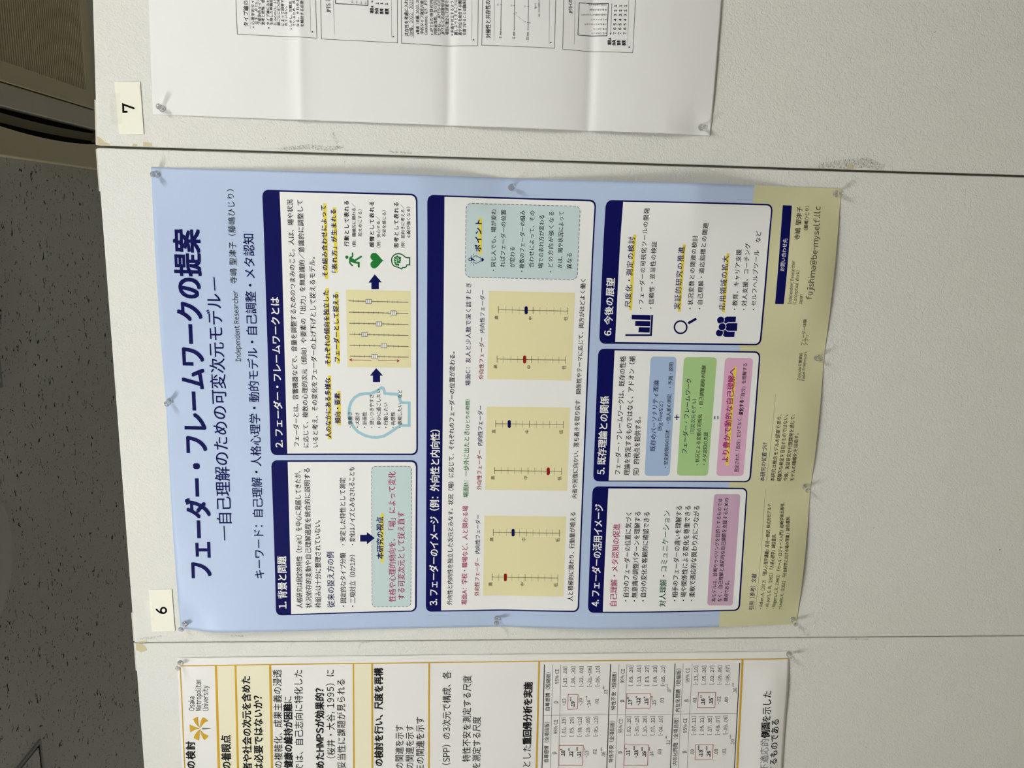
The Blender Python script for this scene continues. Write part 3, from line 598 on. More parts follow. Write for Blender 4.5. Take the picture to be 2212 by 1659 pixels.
('T','section_panel.4/bullet_text.64','・自分のフェーダーの位置に気づく',12.56,(85.3,-936.7),(263.4,-934.5),'black',0.01,0),
('T','section_panel.4/bullet_text.65','・無意識の調整パターンを理解する',12.56,(85.2,-953.7),(265.2,-951.5),'black',0.01,0),
('T','section_panel.4/bullet_text.66','・自分の変化を客観的に確認できる',12.58,(85.1,-970.5),(264.6,-968.7),'black',0.01,0),
('T','section_panel.4/bullet_text.67','・相手のフェーダーの違いを理解する',12.59,(84.7,-1033),(277.2,-1030.2),'black',0.01,0),
('T','section_panel.4/bullet_text.68','・場や関係性による変化を尊重できる',12.6,(85,-1050.1),(277.3,-1047),'black',0.01,0),
('T','section_panel.4/bullet_text.69','・柔軟で適応的な関わり方につながる',12.62,(84.7,-1067),(277.4,-1063.8),'black',0.01,0),
('T','section_panel.4/body_text.70','対人理解・コミュニケーション',14.62,(74.1,-1009.8),(267.6,-1008),'darkgreen',0.01,0),
('B','section_panel.4/note_box',[(74.6,-1092.6),(301,-1089.8),(301,-1141.1),(73.4,-1144)],'mauve',6,4,'all'),
('T','section_panel.4/body_text.71','本モデルは、診断やラベリングを目的とするものでは',9.56,(81.6,-1109.4),(292.4,-1106.4),'black',0.01,0),
('T','section_panel.4/body_text.72','なく、自己理解と適応的な自己調整を支援するための',9.57,(82.1,-1121.2),(293.1,-1119),'black',0.01,0),
('T','section_panel.4/body_text.73','視点である。',9.79,(81.9,-1133.6),(125.2,-1133.9),'black',0.01,0),
('T','section_panel.5/body_text.74','フェーダー・フレームワークは、既存の性格',12.33,(338.8,-908),(562.7,-906.8),'black',0.01,0),
('T','section_panel.5/body_text.75','理論を否定するものではなく、アドオン（補',12.35,(337.2,-925.6),(562.7,-924.1),'black',0.01,0),
('T','section_panel.5/body_text.76','完）的視点を提供する。',12.55,(337.2,-943),(450,-941.4),'black',0.01,0),
('B','section_panel.5/note_box',[(336,-954.2),(563,-952.1),(562.9,-1000.1),(336,-1002)],'periwinkle',7,4,'all'),
('B','section_panel.5/note_box.1',[(337,-1016),(562.9,-1013.5),(563.1,-1075.1),(336.9,-1075.3)],'leaf',7,4,'all'),
('B','section_panel.5/note_box.2',[(336.8,-1091.1),(562.7,-1090.3),(562.9,-1142.8),(336.9,-1143.3)],'rose',7,4,'all'),
('T','section_panel.5/body_text.77','既存のパーソナリティ理論',11.14,(384.8,-971.5),(519.1,-970.1),'navy',0.01,0),
('T','section_panel.5/body_text.78','（Big Fiveなど）',9.73,(423.7,-981.4),(479.3,-981),'navy',0.01,0),
('T','section_panel.5/bullet_text.79','・安定的傾向の記述',9.01,(352.4,-997.5),(425.8,-996.2),'black',0.01,0),
('T','section_panel.5/bullet_text.80','・個人差の測定',8.82,(437.9,-996.5),(493.6,-995.3),'black',0.01,0),
('T','section_panel.5/bullet_text.81','・予測・説明',8.67,(505.2,-995.6),(552.4,-994.8),'black',0.01,0),
('T','section_panel.5/bullet_text.82','・状況による変動の可視化',8.99,(357.9,-1056.9),(456.1,-1055.4),'black',0.01,0),
('T','section_panel.5/bullet_text.83','・自己調整過程の理解',8.74,(467.9,-1055.5),(548.1,-1055.8),'black',0.01,0),
('T','section_panel.5/bullet_text.84','・メタ認知の支援',9.04,(358.4,-1070.2),(422,-1069.3),'black',0.01,0),
('T','section_panel.5/body_text.85','固定された「自分」だけでなく、',9.05,(345.2,-1133.2),(452.6,-1131),'black',0.01,0),
('T','section_panel.5/body_text.86','「自分」を理解する',8.75,(487.5,-1132.8),(553,-1132.7),'black',0.01,0),
('T','section_panel.5/body_text.87','変化する',9.14,(455.5,-1132.7),(483.9,-1132),'black',0.03,0),
('T','section_panel.5/body_text.88','フェーダー・フレームワーク',11.17,(380.8,-1031.9),(523.1,-1030.5),'navy',0.01,0),
('T','section_panel.5/body_text.89','（可変次元モデル）',8.88,(418.1,-1043.2),(484.9,-1042.6),'navy',0,0),
('L','section_panel.5/plus_sign',[(449.8,-1003.1),(449.9,-1012.9)],1.9,'navy',0,5),
('L','section_panel.5/plus_sign',[(444.7,-1008.4),(455,-1007.7)],1.9,'navy',0,5),
('L','section_panel.5/equals_sign',[(446.6,-1080.1),(452.7,-1079.6)],1.8,'navy',0,5),
('L','section_panel.5/equals_sign',[(446.7,-1085.9),(452.7,-1085.4)],1.8,'navy',0,5),
('P','section_panel.5/highlight_stripe',[(357.6,-1107.5),(546.3,-1107.6),(546.4,-1113.3),(357.7,-1113.2)],'yellow',5),
('T','section_panel.5/body_text.90','より豊かで動的な自己理解へ',14.06,(364.3,-1112.4),(543.6,-1111.6),'crimson',0.02,0),
('P','section_panel.6/highlight_stripe.尺',[(646.5,-907.5),(779.4,-907),(779.5,-912.2),(646.6,-912.8)],'yellow',4),
('T','section_panel.6/body_text.91','尺度化・測定の検討',12.77,(651.4,-910.5),(775.7,-910.1),'navy',0.01,0),
('P','section_panel.6/highlight_stripe.実',[(645.4,-996.5),(764.8,-996.4),(764.9,-1001.6),(645.5,-1001.9)],'yellow',4),
('T','section_panel.6/body_text.92','実証的研究の推進',12.87,(649.9,-1000.2),(761,-1000.5),'navy',0.01,0),
('P','section_panel.6/highlight_stripe.応',[(645.5,-1077.4),(751.1,-1077.1),(751.2,-1082.4),(645.6,-1082.7)],'yellow',4),
('T','section_panel.6/body_text.93','応用領域の拡大',12.95,(650.5,-1082.6),(747,-1081.7),'navy',0.01,0),
('T','section_panel.6/bullet_text.94','・フェーダーの可視化ツールの開発',10.5,(649.2,-933.6),(825.7,-930.7),'black',0.01,0),
('T','section_panel.6/bullet_text.95','・信頼性・妥当性の検証',10.6,(650,-951.7),(768.9,-949.8),'black',0.01,0),
('T','section_panel.6/bullet_text.96','・状況変数との関連の検討',10.62,(650.4,-1023.3),(780.6,-1021.6),'black',0.01,0),
('T','section_panel.6/bullet_text.97','・自己理解・適応指標との関連',10.6,(650.7,-1040.6),(803.3,-1037.6),'black',0.01,0),
('T','section_panel.6/bullet_text.98','・教育、キャリア支援',10.71,(650.9,-1104.9),(758.4,-1103.9),'black',0.01,0),
('T','section_panel.6/bullet_text.99','・対人支援、コーチング',10.7,(650.8,-1122.1),(769.8,-1118.9),'black',0.01,0),
('T','section_panel.6/bullet_text.100','・セルフヘルプツール',10.73,(651.2,-1139.5),(758.1,-1136),'black',0.01,0),
('T','section_panel.6/body_text.101','など',10.5,(772,-1136.6),(791.5,-1136.3),'black',0.01,0),
('P','section_panel.6/bar_chart_icon',[(599.4,-903.5),(602.7,-903.3),(603.5,-948.6),(638.6,-948.4),(638.6,-952),(600.3,-951.9)],'navy',4),
('P','section_panel.6/bar_chart_icon',[(606.7,-926.9),(616,-927),(615.9,-947.4),(606.4,-947.5)],'navy',4),
('P','section_panel.6/bar_chart_icon',[(618.3,-920.2),(627.1,-920.1),(627.1,-947.4),(618.1,-947.5)],'navy',4),
('P','section_panel.6/bar_chart_icon',[(629.8,-913.1),(638.3,-913),(638.3,-947.6),(629.3,-947.7)],'navy',4),
('L','section_panel.6/magnifier_icon',[(617.6,-1015),(615.6,-1014.9),(613.7,-1014.6),(611.9,-1013.8),(610.3,-1012.8),(608.9,-1011.5),(607.7,-1010),(606.9,-1008.2),(606.3,-1006.4),(606.1,-1004.4),(606.2,-1002.4),(606.7,-1000.5),(607.5,-998.6),(608.6,-996.9),(610,-995.4),(611.6,-994.2),(613.3,-993.2),(615.2,-992.6),(617.2,-992.3),(619.1,-992.3),(621,-992.7),(622.8,-993.4),(624.5,-994.4),(625.9,-995.7),(627,-997.3),(627.9,-999),(628.4,-1000.9),(628.6,-1002.8),(628.5,-1004.8),(628,-1006.8),(627.2,-1008.6),(626.1,-1010.3),(624.8,-1011.8),(623.2,-1013),(621.4,-1014),(619.5,-1014.7)],2.9,'navy',1,4),
('L','section_panel.6/magnifier_icon',[(624.7,-1017.1),(633.4,-1031.2)],4.6,'navy',0,4),
('C','section_panel.6/people_icon',(631.6,-1076.2),6.5,'navy',4),
('C','section_panel.6/people_icon',(608.4,-1075.9),6.54,'navy',4),
('P','section_panel.6/people_icon',[(634.9,-1082.8),(636.7,-1084.6),(638.4,-1087),(638.7,-1104.1),(628.5,-1104),(628.3,-1090.3),(626.8,-1087.9),(625.4,-1085.5),(627.4,-1082.8),(632.1,-1083.9)],'navy',4),
('P','section_panel.6/people_icon',[(603.9,-1082.6),(607.8,-1083.7),(612.4,-1082.6),(614.3,-1085.7),(611.1,-1090),(611.1,-1104.1),(601.3,-1103.8),(601,-1087.5),(601.9,-1085.3)],'navy',4),
('C','section_panel.6/people_icon',(619.7,-1079.8),7.59,'paper',5),
('P','section_panel.6/people_icon',[(623.6,-1085.3),(626.8,-1087.6),(628,-1090.7),(628.2,-1108.4),(611.3,-1108.6),(611.2,-1090.7),(612.9,-1087.3),(615.7,-1085.1)],'paper',5),
('C','section_panel.6/people_icon',(619.7,-1079.8),6.45,'navy',6),
('P','section_panel.6/people_icon',[(623.2,-1086.4),(625.4,-1088.1),(626.5,-1090.5),(626.8,-1107.6),(612.5,-1107.9),(612.4,-1090.9),(613.8,-1088.3),(615.5,-1086.3),(619.7,-1087.8)],'navy',6),
('T','reference_text.102','引用（参考）文献',10.81,(64.3,-1186.5),(140.9,-1185.1),'navy',0.01,0),
('L','footer_rule',[(63.3,-1189.9),(311.5,-1188.8)],0.5,'grey',0,3),
('T','reference_text.103','・Adler, A.（2012）『個人心理学講義』岸見一郎訳, 株式会社アルテ.',8.68,(66.2,-1203.9),(284.1,-1203.2),'black',0.01,0),
('T','reference_text.104','・Allport, G. W.（1961）『人格心理学』誠信書房.',8.76,(66.1,-1216.6),(223.4,-1214.8),'black',0.01,0),
('T','reference_text.105','・Rogers, C. R.（1983）『カール・ロジャース入門』岩崎学術出版社.',8.69,(65.7,-1229.6),(284.7,-1228.4),'black',0.01,0),
('T','reference_text.106','・Lewin, K.（1951）『社会科学における場の理論』誠信書房.',8.73,(65.5,-1243),(258.5,-1240.4),'black',0.01,0),
('T','position_text.107','本研究の位置づけ',10.07,(327.4,-1184.8),(404.2,-1182.7),'navy',0.01,0),
('L','footer_rule.1',[(326.6,-1188.1),(496.8,-1189.5)],0.5,'grey',0,3),
('T','position_text.108','本研究は概念モデルの提案であり、',9.1,(327.8,-1203.7),(458.9,-1203.7),'black',0.01,0),
('T','position_text.109','経験的な検証を目指すものではない。',9.11,(327.9,-1216.4),(458.9,-1215),'black',0.01,0),
('T','position_text.110','今後、実証研究や尺度開発を通じて、',9.11,(328.5,-1228.9),(459.6,-1227.9),'black',0.01,0),
('T','position_text.111','モデルの精緻化を目指す。',9.16,(328.1,-1242.3),(423.7,-1238.4),'black',0.01,0),
('T','caption_text.112','Zenodo公開資料',7.43,(523.1,-1233.9),(574.2,-1235.5),'black',0,0),
('T','caption_text.113','Fader Framework',7.86,(522.9,-1242),(576.8,-1243.1),'black',0,1),
('T','caption_text.114','フェーダー体験',7.3,(588.3,-1236.2),(637.1,-1233.6),'black',0,0),
('T','caption_text.115','アプリ',7.33,(588.4,-1243.2),(607.8,-1242.2),'black',0,0),
('B','contact_bar',[(663.1,-1173),(837.4,-1171.1),(837.3,-1187.9),(663.4,-1188.4)],'navy',0,2,'all'),
('T','contact_text.116','お問い合わせ先',8.64,(722.3,-1183.5),(779.6,-1184.5),'white',0,0),
('T','contact_text.117','Independent Researcher',8.19,(663.6,-1201.4),(741.5,-1200.4),'black',0,1),
('T','contact_text.118','(Conceptual Work)',8.21,(663.4,-1210),(724.2,-1209.6),'black',0,1),
('T','contact_text.119','Japan',8.27,(663.5,-1220.7),(682.2,-1219.4),'black',0,1),
('T','contact_text.120','寺嶋 聖津子',10.95,(777.9,-1205.7),(835.5,-1207.3),'black',0.01,0),
('T','contact_text.121','（藤嶋ひじり）',7.94,(795.3,-1218.7),(836.9,-1219.3),'black',0.01,0),
('T','contact_text.122','fujishima@be-myself.llc',14.44,(672.7,-1237.1),(837,-1240.1),'black',0,1),
]
GOLD_PRINT = [
('L','gold_frame',[(-47.4,-83.2),(-45.5,-250.8),(-45.2,-553.6),(-44.1,-768.3),(-44.2,-1174.8),(-44.2,-1268.9)],2,'gold',0,3),
('L','gold_frame',[(-47,-83.1),(-291.1,-79.5)],2,'gold',0,3),
('P','gold_frame',[(-46.4,-147.9),(-46.5,-152),(-292.6,-147.2),(-292.5,-142.1)],'gold',3),
('P','gold_frame',[(-46.1,-184.6),(-46.2,-188.2),(-293.1,-183.4),(-293.1,-179.2)],'gold',3),
('P','gold_frame',[(-45.8,-249.4),(-45.9,-253.3),(-294.4,-249),(-294.3,-244.8)],'gold',3),
('P','gold_frame',[(-45.5,-407.6),(-45.5,-410.5),(-310.4,-408.2),(-310.3,-405)],'gold',3),
('P','gold_frame',[(-45.3,-443.1),(-45.3,-446.2),(-311.2,-444.5),(-311.1,-441.3)],'gold',3),
('P','gold_frame',[(-45.4,-552.5),(-45.5,-555.6),(-314.1,-556.5),(-314.1,-553.3)],'gold',3),
('P','gold_frame',[(-44.3,-766.9),(-44.3,-769.9),(-319.1,-772.9),(-319.1,-769.4)],'gold',3),
('P','gold_frame',[(-44.1,-1173),(-44.2,-1176.8),(-314.3,-1187),(-314.5,-1183.3)],'gold',3),
('P','title_band',[(-47.3,-152),(-47,-184.6),(-293.1,-179.2),(-292.6,-147.2)],'cream',2),
('P','title_band.1',[(-46.8,-188.2),(-46,-249.3),(-294.3,-244.8),(-293.1,-183.4)],'cream',2),
('P','title_band.2',[(-45.9,-410.5),(-45.7,-443.1),(-311.1,-441.3),(-310.4,-408.2)],'cream',2),
('T','body_text.123','の検討',19,(-267.1,-100.5),(-208.7,-102.5),'black',0.03,0),
('T','body_text.124','の着眼点',19.74,(-270,-168.7),(-196.2,-170.7),'black',0.03,0),
('T','body_text.125','者や社会の次元を含めた',18.95,(-274.4,-208.5),(-69.9,-213.6),'black',0.03,0),
('T','body_text.126','は必要ではないか？',19.07,(-274.8,-230.2),(-111.7,-234.5),'black',0.03,0),
('T','body_text.127','の複雑化、成果主義の浸透',18.04,(-269.5,-268.1),(-56.7,-272.3),'black',0,0),
('T','body_text.128','健康の維持が困難',18.33,(-270,-287.7),(-130.3,-290.6),'black',0.03,0),
('T','body_text.129','に',17.87,(-127.8,-290.4),(-114.3,-290.4),'black',0,0),
('T','body_text.130','では、自己志向に特化した',18.09,(-276.7,-308.4),(-57.7,-312.1),'black',0,0),
('T','body_text.131','めたHMPSが効果的？',18.61,(-272.5,-349.1),(-97.5,-351.9),'black',0.03,0),
('T','body_text.132','（桜井・大谷, 1995）に',17.67,(-250.9,-370.6),(-58.2,-372.6),'black',0,0),
('T','body_text.133','妥当性に課題が見られる',17.79,(-274.5,-390.7),(-78.8,-392.8),'black',0,0),
('T','body_text.134','の検討を行い、尺度を再構',18.28,(-269.1,-464.2),(-55.5,-465.1),'black',0.03,0),
('T','body_text.135','の関連を示す',18.11,(-276.5,-504.6),(-179,-504.8),'black',0,0),
('T','body_text.136','の関連を示す',18.12,(-277.1,-525.1),(-179.2,-525),'black',0,0),
('T','body_text.137','Eの関連を示す',18.1,(-277.6,-545.7),(-161.7,-545.2),'black',0,0),
('T','body_text.138','（SPP）の3次元で構成、各',17.89,(-270,-597.6),(-64.2,-596.6),'black',0,0),
('T','body_text.139','特性不安を測定する尺度',17.93,(-263.9,-637.6),(-73.3,-636.4),'black',0,0),
('T','body_text.140','を測定する尺度',18.2,(-279.6,-658),(-163.3,-656.7),'black',0,0),
('T','body_text.141','とした',18.42,(-277.5,-758.9),(-228,-758.4),'black',0,0),
('T','body_text.142','重回帰分析を実施',19.01,(-226.2,-758.5),(-89.6,-756.9),'black',0.03,0),
('T','university_text','Osaka',14.39,(-142.2,-104.8),(-112,-106.1),'black',0,1),
('T','university_text','Metropolitan',14.34,(-142.4,-117.8),(-76.9,-120.2),'black',0,1),
('T','university_text','University',14.37,(-142.5,-131.1),(-89.1,-132.7),'black',0,1),
('P','university_emblem',[(-171.4,-93.9),(-173.5,-94),(-175.7,-94.2),(-177.9,-94.3),(-180.1,-94.4),(-182.3,-94.5),(-184.5,-94.6),(-186.7,-94.7),(-188.9,-94.8),(-187.5,-96.4),(-186.2,-98.2),(-185,-100.2),(-183.9,-102.4),(-182.8,-104.8),(-181.9,-107.3),(-181.1,-110),(-180.3,-112.9),(-179.4,-110),(-178.4,-107.3),(-177.4,-104.8),(-176.3,-102.3),(-175.2,-100),(-174,-97.8),(-172.7,-95.8)],'gold',3),
('P','university_emblem',[(-160.1,-101.3),(-159.3,-102.4),(-158.5,-103.5),(-157.8,-104.7),(-157.1,-105.9),(-156.5,-107.2),(-156,-108.5),(-155.6,-109.8),(-155.3,-111.1),(-158.3,-110.6),(-161.4,-110.3),(-164.4,-110.3),(-167.4,-110.4),(-170.3,-110.8),(-173.3,-111.5),(-176.1,-112.3),(-179,-113.4),(-177.1,-111.3),(-175.1,-109.4),(-173,-107.7),(-170.7,-106.1),(-168.3,-104.7),(-165.7,-103.4),(-163,-102.3)],'gold',3),
('P','university_emblem',[(-156.7,-119.6),(-157.3,-121.1),(-158.1,-122.5),(-158.9,-123.9),(-159.9,-125.2),(-160.9,-126.4),(-162.1,-127.6),(-163.3,-128.8),(-164.7,-129.8),(-165.2,-127.8),(-166.1,-125.8),(-167.4,-123.8),(-169,-121.9),(-171,-120),(-173.3,-118.2),(-176,-116.3),(-179,-114.6),(-176,-114.2),(-173.1,-114.1),(-170.2,-114.3),(-167.4,-114.8),(-164.6,-115.5),(-161.9,-116.6),(-159.3,-118)],'gold',3),
('P','university_emblem',[(-200.2,-100.6),(-201.2,-101.6),(-202,-102.8),(-202.8,-103.9),(-203.6,-105.1),(-204.3,-106.3),(-204.9,-107.5),(-205.5,-108.8),(-206,-110.2),(-202.7,-109.7),(-199.5,-109.5),(-196.4,-109.5),(-193.4,-109.8),(-190.4,-110.3),(-187.5,-111),(-184.7,-112),(-182,-113.2),(-183.7,-111),(-185.6,-109),(-187.6,-107.2),(-189.8,-105.5),(-192.2,-104),(-194.7,-102.7),(-197.4,-101.5)],'gold',3),
('P','university_emblem',[(-205.4,-120.2),(-204.6,-121.6),(-203.7,-122.9),(-202.7,-124.1),(-201.6,-125.3),(-200.4,-126.4),(-199.1,-127.4),(-197.7,-128.3),(-196.2,-129.2),(-195.8,-126.7),(-195.1,-124.4),(-193.8,-122.3),(-192.2,-120.3),(-190.2,-118.6),(-187.8,-117),(-184.9,-115.6),(-181.7,-114.4),(-184.5,-114.1),(-187.3,-114),(-190.2,-114.2),(-193.2,-114.8),(-196.2,-115.7),(-199.2,-116.9),(-202.2,-118.4)],'gold',3),
('P','university_emblem',[(-179,-117.8),(-182.7,-117.6),(-182.2,-123.8),(-180.8,-133.6),(-180.3,-133.7),(-179.5,-124)],'grey',3),
('L','results_table',[(-51.4,-778.9),(-298.3,-782.3)],1.5,'ink',0,3),
('L','results_table',[(-51.6,-795.2),(-298.6,-798.8)],0.6,'grey',0,3),
('L','results_table',[(-51.7,-811.3),(-298.8,-815.9)],0.6,'grey',0,3),
('L','results_table',[(-51.7,-909.8),(-301,-914.4)],1.5,'ink',0,3),
('L','results_table',[(-52,-926.5),(-301.4,-932)],0.6,'grey',0,3),
('L','results_table',[(-52.2,-942.3),(-301.8,-949.1)],0.6,'grey',0,3),
('L','results_table',[(-52,-1038.9),(-312.1,-1046)],1.5,'ink',0,3),
('L','results_table',[(-52.1,-1055.3),(-312.5,-1062.1)],0.6,'grey',0,3),
('L','results_table',[(-52.2,-1073.5),(-312.9,-1080.4)],0.6,'grey',0,3),
('L','results_table',[(-51.8,-1169.8),(-314.6,-1179.5)],1.5,'ink',0,3),
('L','results_table',[(-162.3,-780.4),(-163.2,-912.1)],0.6,'grey',0,3),
('L','results_table',[(-163.2,-912.3),(-164,-1038.1)],0.6,'grey',0,3),
('L','results_table',[(-163.9,-1041.8),(-164.3,-1173.7)],0.6,'grey',0,3),
('L','red_box.664',[(-149.8,-828.7),(-117,-828.3),(-117.3,-848),(-149.6,-848.1)],0.8,'boxred',1,4),
('L','red_box.530',[(-275.8,-815.6),(-230.1,-814.8),(-230.9,-863.6),(-276.5,-863.8)],0.8,'boxred',1,4),
('L','red_box.1537',[(-149.9,-946.4),(-116.6,-946),(-117.3,-994.2),(-149.7,-994.6)],0.8,'boxred',1,4),
('L','red_box.1503',[(-278.5,-948.8),(-231.2,-947.8),(-232.4,-996.5),(-279.5,-997.5)],0.8,'boxred',1,4),
('L','red_box.655',[(-150.6,-1091.7),(-116.4,-1090.5),(-116.9,-1126),(-150.7,-1127.1)],0.8,'boxred',1,4),
('L','red_box.620',[(-267.4,-1094.6),(-232.9,-1094),(-233.6,-1129.9),(-267.4,-1130.7)],0.8,'boxred',1,4),
('T','table_heading.1','自尊感情（短縮版）',10.17,(-151.8,-793),(-68.2,-791.8),'black',0,0),
('T','table_heading.2','自尊感情（全項目版）',10.46,(-267.9,-794.5),(-177,-793.3),'black',0,0),
('T','table_heading.3','特性不安（短縮版）',10.23,(-152.7,-925.3),(-69,-922.8),'black',0,0),
('T','table_heading.4','特性不安（全項目版）',10.53,(-270.9,-926.4),(-177.1,-924.6),'black',0,0),
('T','table_heading.5','内在化問題（短縮版）',10.3,(-158.9,-1055.6),(-62.7,-1051.8),'black',0,0),
('T','table_heading.6','内在化問題（全項目版）',10.61,(-279.5,-1058.5),(-172.5,-1054.7),'black',0,0),
('T','table_figure.7','β',9.73,(-135.8,-808.5),(-131.1,-808.3),'black',0,1),
('T','table_figure.8','β',10.01,(-249.5,-809.2),(-244.4,-809),'black',0,1),
('T','table_figure.9','β',9.79,(-135.1,-940.6),(-130.6,-940.3),'black',0,1),
('T','table_figure.10','β',10.08,(-250.2,-942.4),(-245.1,-942.1),'black',0,1),
('T','table_figure.11','β',9.85,(-136,-1071.3),(-131.2,-1070.9),'black',0,1),
('T','table_figure.12','β',10.14,(-251.9,-1075.3),(-246.8,-1074.9),'black',0,1),
('T','table_figure.13','95% CI',9.59,(-93.4,-808.4),(-62.1,-807.9),'black',0,1),
('T','table_figure.14','95% CI',9.86,(-204,-809.9),(-172.9,-809.5),'black',0,1),
('T','table_figure.15','95% CI',9.65,(-93.6,-938.9),(-62.7,-938.8),'black',0,1),
('T','table_figure.16','95% CI',9.92,(-203.8,-941.2),(-173.2,-940.6),'black',0,1),
('T','table_figure.17','95% CI',9.71,(-92.9,-1070.3),(-62,-1068.6),'black',0,1),
('T','table_figure.18','95% CI',9.99,(-206.3,-1073.6),(-173.7,-1071.9),'black',0,1),
('T','table_figure.19','-.03',9.53,(-141.3,-824.8),(-126.1,-824.4),'black',0,1),
('T','table_figure.20','.19',9.55,(-145.3,-842.1),(-132.7,-841.8),'black',0.03,1),
('T','table_figure.20','***',5.12,(-131.4,-835.9),(-123,-835.5),'black',0.02,1),
('T','table_figure.21','-.10',9.54,(-141.9,-857.4),(-125.6,-856.9),'black',0,1),
('T','table_figure.22','-.14',9.56,(-146.7,-874.2),(-130.4,-873.7),'black',0,1),
('T','table_figure.22','***',5.12,(-129.1,-867.7),(-120.6,-867.3),'black',0,1),
('T','table_figure.23','.02',9.56,(-139.6,-890),(-127.7,-889.7),'black',0,1),
('T','table_figure.24','.03',9.52,(-118.3,-907.1),(-108,-906.8),'black',0,1),
('T','table_figure.24','***',5.1,(-106.7,-900.8),(-98.2,-900.4),'black',0,1),
('T','table_figure.25','.10',9.81,(-254.9,-827),(-242.4,-826.8),'black',0.03,1),
('T','table_figure.25','*',5.26,(-241.2,-820.8),(-238.3,-820.7),'black',0.02,1),
('T','table_figure.26','.12',9.82,(-255.9,-843.5),(-244.2,-843.2),'black',0.03,1),
('T','table_figure.26','**',5.27,(-242.9,-837.2),(-237.1,-837),'black',0.02,1),
('T','table_figure.27','-.21',9.84,(-259.6,-860.1),(-244.4,-859.7),'black',0.03,1),
('T','table_figure.27','***',5.27,(-243.1,-853.6),(-234.5,-853.3),'black',0.02,1),
('T','table_figure.28','-.13',9.84,(-258.3,-875),(-243.1,-874.6),'black',0,1),
('T','table_figure.28','**',5.27,(-241.8,-868.5),(-236.1,-868.3),'black',0,1),
('T','table_figure.29','.02',9.84,(-252.5,-891.3),(-240.3,-891),'black',0,1),
('T','table_figure.30','.06',9.86,(-257.4,-909.2),(-245.9,-908.9),'black',0,1),
('T','table_figure.30','***',5.28,(-244.6,-902.8),(-235.9,-902.4),'black',0,1),
('T','table_figure.31','.17',9.6,(-142.7,-957.5),(-130.5,-957.1),'black',0.03,1),
('T','table_figure.31','**',5.14,(-129.3,-951),(-123.6,-950.7),'black',0.02,1),
('T','table_figure.32','-.12',9.6,(-142.8,-974.1),(-127.2,-973.5),'black',0.03,1),
('T','table_figure.32','*',5.15,(-126,-967.5),(-123.2,-967.3),'black',0.02,1),
('T','table_figure.33','.15',9.61,(-141.5,-990.3),(-128.4,-989.8),'black',0.03,1),
('T','table_figure.33','*',5.15,(-127.2,-983.7),(-124.3,-983.6),'black',0.02,1),
('T','table_figure.34','.15',9.62,(-143.9,-1005.8),(-132,-1005.3),'black',0,1),
('T','table_figure.34','***',5.16,(-130.7,-999.2),(-122.2,-998.7),'black',0,1),
('T','table_figure.35','.03',9.62,(-138.9,-1021.5),(-127.2,-1021),'black',0,1),
('T','table_figure.36','.07',9.57,(-115.2,-1034.9),(-106.3,-1034.6),'black',0,1),
('T','table_figure.36','***',5.13,(-105,-1028.6),(-96.6,-1028),'black',0,1),
('T','table_figure.37','.11',9.88,(-256.3,-959.7),(-243.3,-959.3),'black',0.03,1),
('T','table_figure.37','*',5.3,(-241.9,-953.1),(-239,-953),'black',0.02,1),
('T','table_figure.38','-.23',9.89,(-260.6,-976.6),(-244.5,-976),'black',0.03,1),
('T','table_figure.38','***',5.3,(-243.1,-969.8),(-234.4,-969.3),'black',0.02,1),
('T','table_figure.39','.19',9.9,(-259.4,-993),(-247.1,-992.5),'black',0.03,1),
('T','table_figure.39','***',5.31,(-245.8,-986.4),(-237.1,-985.8),'black',0.02,1),
('T','table_figure.40','.14',9.91,(-259.2,-1008.1),(-247.5,-1007.6),'black',0,1),
('T','table_figure.40','***',5.31,(-246.1,-1001.5),(-237.4,-1001),'black',0,1),
('T','table_figure.41','.03',9.9,(-254.6,-1024.1),(-242.4,-1023.6),'black',0,1),
('T','table_figure.42','.12',9.86,(-233.7,-1040.9),(-222.3,-1040.5),'black',0,1),
('T','table_figure.42','***',5.28,(-221,-1034.3),(-212.3,-1033.8),'black',0,1),
('T','table_figure.43','.02',9.65,(-140,-1088.2),(-127.8,-1087.6),'black',0,1),
('T','table_figure.44','.16',9.67,(-143.3,-1105.7),(-130.1,-1105),'black',0.03,1),
('T','table_figure.44','**',5.18,(-128.7,-1098.9),(-122.2,-1098.4),'black',0.02,1),
('T','table_figure.45','.15',9.67,(-142.7,-1122.3),(-129.5,-1121.6),'black',0.03,1),
('T','table_figure.45','*',5.19,(-128.1,-1115.5),(-124.9,-1115.2),'black',0.02,1),
('T','table_figure.46','-.02',9.68,(-142.4,-1138),(-125.5,-1137),'black',0,1),
('T','table_figure.47','.00',9.68,(-139.9,-1153.2),(-127,-1152.5),'black',0,1),
('T','table_figure.48','.06',9.64,(-118,-1169.1),(-106.4,-1168.4),'black',0,1),
('T','table_figure.48','***',5.17,(-105,-1162.3),(-95.5,-1161.6),'black',0,1),
('T','table_figure.49','.02',9.94,(-255.7,-1091.7),(-243.6,-1091.2),'black',0,1),
('T','table_figure.50','.13',9.96,(-261.2,-1109.5),(-246.5,-1108.7),'black',0.03,1),
('T','table_figure.50','***',5.33,(-245,-1102.5),(-235.3,-1101.8),'black',0.02,1),
('T','table_figure.51','.26',9.97,(-261.6,-1126.3),(-248.6,-1125.6),'black',0.03,1),
('T','table_figure.51','***',5.34,(-247.1,-1119.4),(-237.3,-1118.7),'black',0.02,1),
('T','table_figure.52','.00',9.97,(-256.7,-1141.2),(-243.8,-1140.4),'black',0,1),
('T','table_figure.53','-.01',9.98,(-259.7,-1158.3),(-243.2,-1157.3),'black',0,1),
('T','table_figure.54','.10',9.93,(-235.6,-1173.7),(-222.6,-1172.9),'black',0,1),
('T','table_figure.54','***',5.32,(-221.2,-1166.7),(-211.4,-1165.9),'black',0,1),
